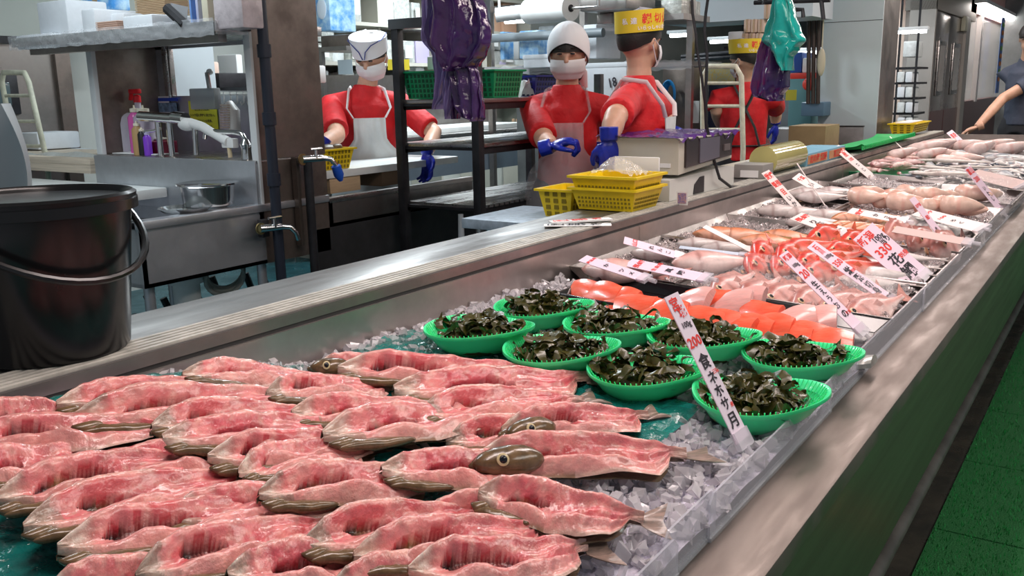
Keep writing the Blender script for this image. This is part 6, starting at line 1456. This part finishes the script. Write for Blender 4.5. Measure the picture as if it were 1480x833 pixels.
        MB().tube([B(.02,.17,1.0),B(-.10,.11,1.0),B(-.15,0,1.0),B(-.10,-.11,1.0),B(.02,-.17,1.0)],.012,8,.5).build('waist_tie',SM,t)
    if mask:
        b=MB(); 
        def mk(u,v):
            a=(u-.5)*2*1.25; z=-.012-.088*v; r=.094-.020*(v)**2+.012*math.sin(math.pi*v)+(.010*math.exp(-(a/.25)**2)*(1-v)); return h(r*math.cos(a)-.002,r*.86*math.sin(a),z+.003*math.sin(v*18))
        b.grid(mk,20,12); b.grid(lambda u,v:tuple(V(*mk(u,v))-HM@V(.003,0,0)),20,12,flip=True); mo=b.build('face_mask',MASK,t,smooth=180)
        for s_ in(1,-1): MB().tube([V(*mk(.5+s_*.5,.1)),h(-.012,s_*.088,.010),h(-.022,s_*.086,-.015),V(*mk(.5+s_*.5,.85))],.0022,6).build('ear_loop',MASK,t)
    for s_ in(1,-1):
        MB().ell(h(.089,s_*.030,.016),(.006,.0125,.0045),10,6,HM).build('eye',EYEB,t); MB().tube([h(.088,s_*.014,.036),h(.090,s_*.030,.041),h(.080,s_*.047,.037)],[.003,.004,.002],6).build('eyebrow',HAIR,t)
    if hair:
        b=MB()
        def hf(u,v):
            a=2*math.pi*u; ph=v*(1.55+ .35*(.5-.5*math.cos(a))+.25*(.5-.5*math.cos(a))**3); r=1.10
            if abs(math.sin(a))>.8 and v>.85: r=1.04
            return h(-.012+.098*r*math.sin(ph)*math.cos(a),.080*r*math.sin(ph)*math.sin(a),.022+.100*r*math.cos(ph))
        b.grid(hf,36,16); b.build('hair',HAIR,t,smooth=180)
    if hat=='cap':
        b=MB()
        def cf(u,v):
            a=2*math.pi*u; top=.118+.015*math.cos(a+.6); z=.035+(top-.035)*min(1,v*1.4); r=1.14+.05*v if v<.7 else 1.185*max(0,1-(v-.7)/.3)**.55
            return h(-.012+.100*r*math.cos(a),.083*r*math.sin(a),z+(.022 if v>.7 else 0)*(v-.7)/.3-.012*math.cos(a)*(1-v))
        b.grid(cf,40,20); b.build('cap',CAPW,t,smooth=60)
        for sg in (1,-1): MB().tube([h(.108,sg*.005,.030),h(.107,sg*.018,.070),h(.094,sg*.050,.100),h(.040,sg*.094,.112),h(-.05,sg*.092,.118)],.0028,6).build('piping',mat('navy_line',(.03,.05,.25),.5),t)
    if hat=='band' or hat=='bandplain':
        Y=mat('yellow_band',(.80,.58,.03),.5); b=MB()
        bf=lambda a,z,r=1: h(-.012+.112*r*math.cos(a),.096*r*math.sin(a),.045+z+.010*math.cos(a))
        b.grid(lambda u,v:bf(2*math.pi*u,.090*v,1+.03*v),48,3); b.grid(lambda u,v:bf(2*math.pi*u,.090*v,.985+.03*v),48,3,flip=True); b.build('hat_band',Y,t,smooth=180)
        b=MB(); b.grid(lambda u,v:bf(2*math.pi*u,.060+.035*math.sin(v*1.5),.97*math.cos(v*1.56)),36,10); b.build('hat_top',mat('grey_net',(.45,.45,.50),.5,bump=(30,.5,.01)),t,smooth=180)
        def tf(x,y):
            a=-x/.104+hat_a; p=bf(a,.045+y,1.035); return p
        hat_a=R(-95 if hat=='band' else 175)
        chars([('私',-.135,.0,.028,1),('達',-.095,0,.028,1),('親',-.04,.005,.044,0),('切',.015,.005,.044,0),('係',.068,.005,.044,0)],[INKR,INKW],'lettering',t,lambda x,y:bf(hat_a+x/.104,.045+y,1.025))
        chars([('いらっしゃいませ',0.0,-.030,.020,0)],[INKW],'small_lettering',t,lambda x,y:bf(hat_a+x/.104,.045+y,1.022))
    if hat=='scarf':
        b=MB()
        def sf(u,v):
            a=2*math.pi*(u-.5); back=.5-.5*math.cos(a); ph=v*(1.27+1.25*back**.8)
            r=1.2+.02*noise.noise(Vector((math.cos(a)*4,math.sin(a)*4,v*4))); zz=.022+.104*r*math.cos(ph)-.05*back*max(0,v-.6)
            return h(-.014+.100*r*math.sin(ph)*math.cos(a)-.02*back*v,.084*r*math.sin(ph)*math.sin(a),zz+.006)
        b.grid(sf,48,22); b.grid(lambda u,v:tuple(V(*sf(u,v))+(hc-V(*sf(u,v)))*.03),48,22,flip=True); b.build('head_scarf',CAPW,t,smooth=180)
        b=MB(); b.tube([h(-.10,.02,-.03),h(-.13,.05,-.10),h(-.12,.07,-.17)],[.035,.040,.015],10,.5); b.build('scarf_tail',CAPW,t)
        MB().ell(h(-.12,.02,-.09),(.045,.045,.05),12,8,HM).build('hair_bun',HAIR,t)
    if hat=='redcap':
        b=MB(); b.grid(lambda u,v:h(-.012+.115*math.cos(2*math.pi*u)*math.cos(v*1.5),.098*math.sin(2*math.pi*u)*math.cos(v*1.5),.045+.075*math.sin(v*1.5)),30,10); b.build('cap',REDS,t,smooth=180)
    return t
# man with white cap
hp=PY(536,84,3.42)
wL=PY(617,222,3.0); eL=PY(628,192,3.12); wR=PY(462,212,3.15); eR=PY(487,196,3.30)
m1=person('person','worker in a white paper cap and red shirt looking down at the work table',hp.x+.0,hp.y+.05,hp.z,228,202,22,hp,
 [(1,eL,wL,V(-.05,-.05,-1),V(-1,0,0)),(-1,eR,wR,V(-.4,.2,-.6),V(-1,0,0))],apron=APW,legs=BLKC,hat='cap',straps=None)
b=MB(); 
# woman
hp=PY(821,80,2.22); wR=PY(800,210,2.0); eR=PY(789,200,2.12); eL=PY(868,190,2.25); wL=PY(868,222,2.1)
person('person','woman worker in a white head scarf and clear apron holding up a gloved fist',hp.x+.02,hp.y+.02,hp.z,207,205,8,hp,
 [(-1,PY(788,205,2.16),PY(797,211,1.99),V(.3,-.9,.25),V(0,.3,-1),1.25),(1,eL,wL,V(-.3,-.6,-.5),V(0,0,-1))],apron=APC,legs=mat('dark_jeans',(.02,.035,.07),.7,noise=(8,.3)),hat='scarf',female=True,straps=APC,apz=.35)
# man with yellow band
hp=PY(926,62,1.80); 
person('person','worker in a yellow lettered hat band turned away behind the label scale',hp.x-.02,hp.y+.0,hp.z,-78,-14,0,hp,
 [(-1,PY(889,170,1.62),PY(880,203,1.60),V(.02,0,-1),V(.7,.7,0)),(1,PY(960,160,1.95),PY(966,184,1.85),V(.6,-.5,-.3),V(0,0,-1))],apron=APW,legs=BLKC,hat='band',straps=mat('strap_white',(.75,.70,.70),.6))
# back worker
hp=PY(1076,88,2.15)
person('person','worker seen from behind in a yellow hat band and red shirt at the back',hp.x+.02,hp.y,hp.z,25,75,5,hp,
 [(-1,PY(1121,158,2.05),PY(1121,180,2.05),V(0,0,-1),V(0,1,0)),(1,PY(1036,160,2.3),PY(1040,180,2.35),V(.3,0,-1),V(0,-1,0))],legs=BLKC,hat='bandplain',apron=APW,straps=mat('strap_black',(.02,.02,.02),.6))
# customer on the right
hp=PX(1483,56,8.95)
person('person','customer in a dark T shirt reaching over the far fish at the right edge',hp.x+.10,hp.y-.02,hp.z,160,170,15,hp+V(.0,-.03,0),
 [(1,PX(1450,142,8.85),PX(1412,184,8.6),V(-.25,.85,-.35),V(0,-.3,-1)),(-1,PX(1510,150,8.9),PX(1500,190,8.7),V(-1,0,0),V(0,0,-1))],shirt=mat('slate_shirt',(.045,.055,.085),.7,bump=(14,.4,.02)),legs=BLKC,mask=False,gloves=None,hair='short',sleeve=.35)
# solid figure added behind the glass in place of a reflected worker
hp=PY(1424,98,2.12)
person('person','blurred person in a red shirt and red cap behind the frosted glass','0'!='0' and 0 or hp.x-.05,hp.y,hp.z,-60,-80,25,hp,
 [(-1,hp+V(.1,-.2,-.45),hp+V(.35,-.3,-.5),V(1,0,0),V(0,0,-1)),(1,hp+V(.25,.05,-.4),hp+V(.4,-.1,-.5),V(1,0,0),V(0,0,-1))],legs=BLKC,hat='redcap',shirt=REDS)
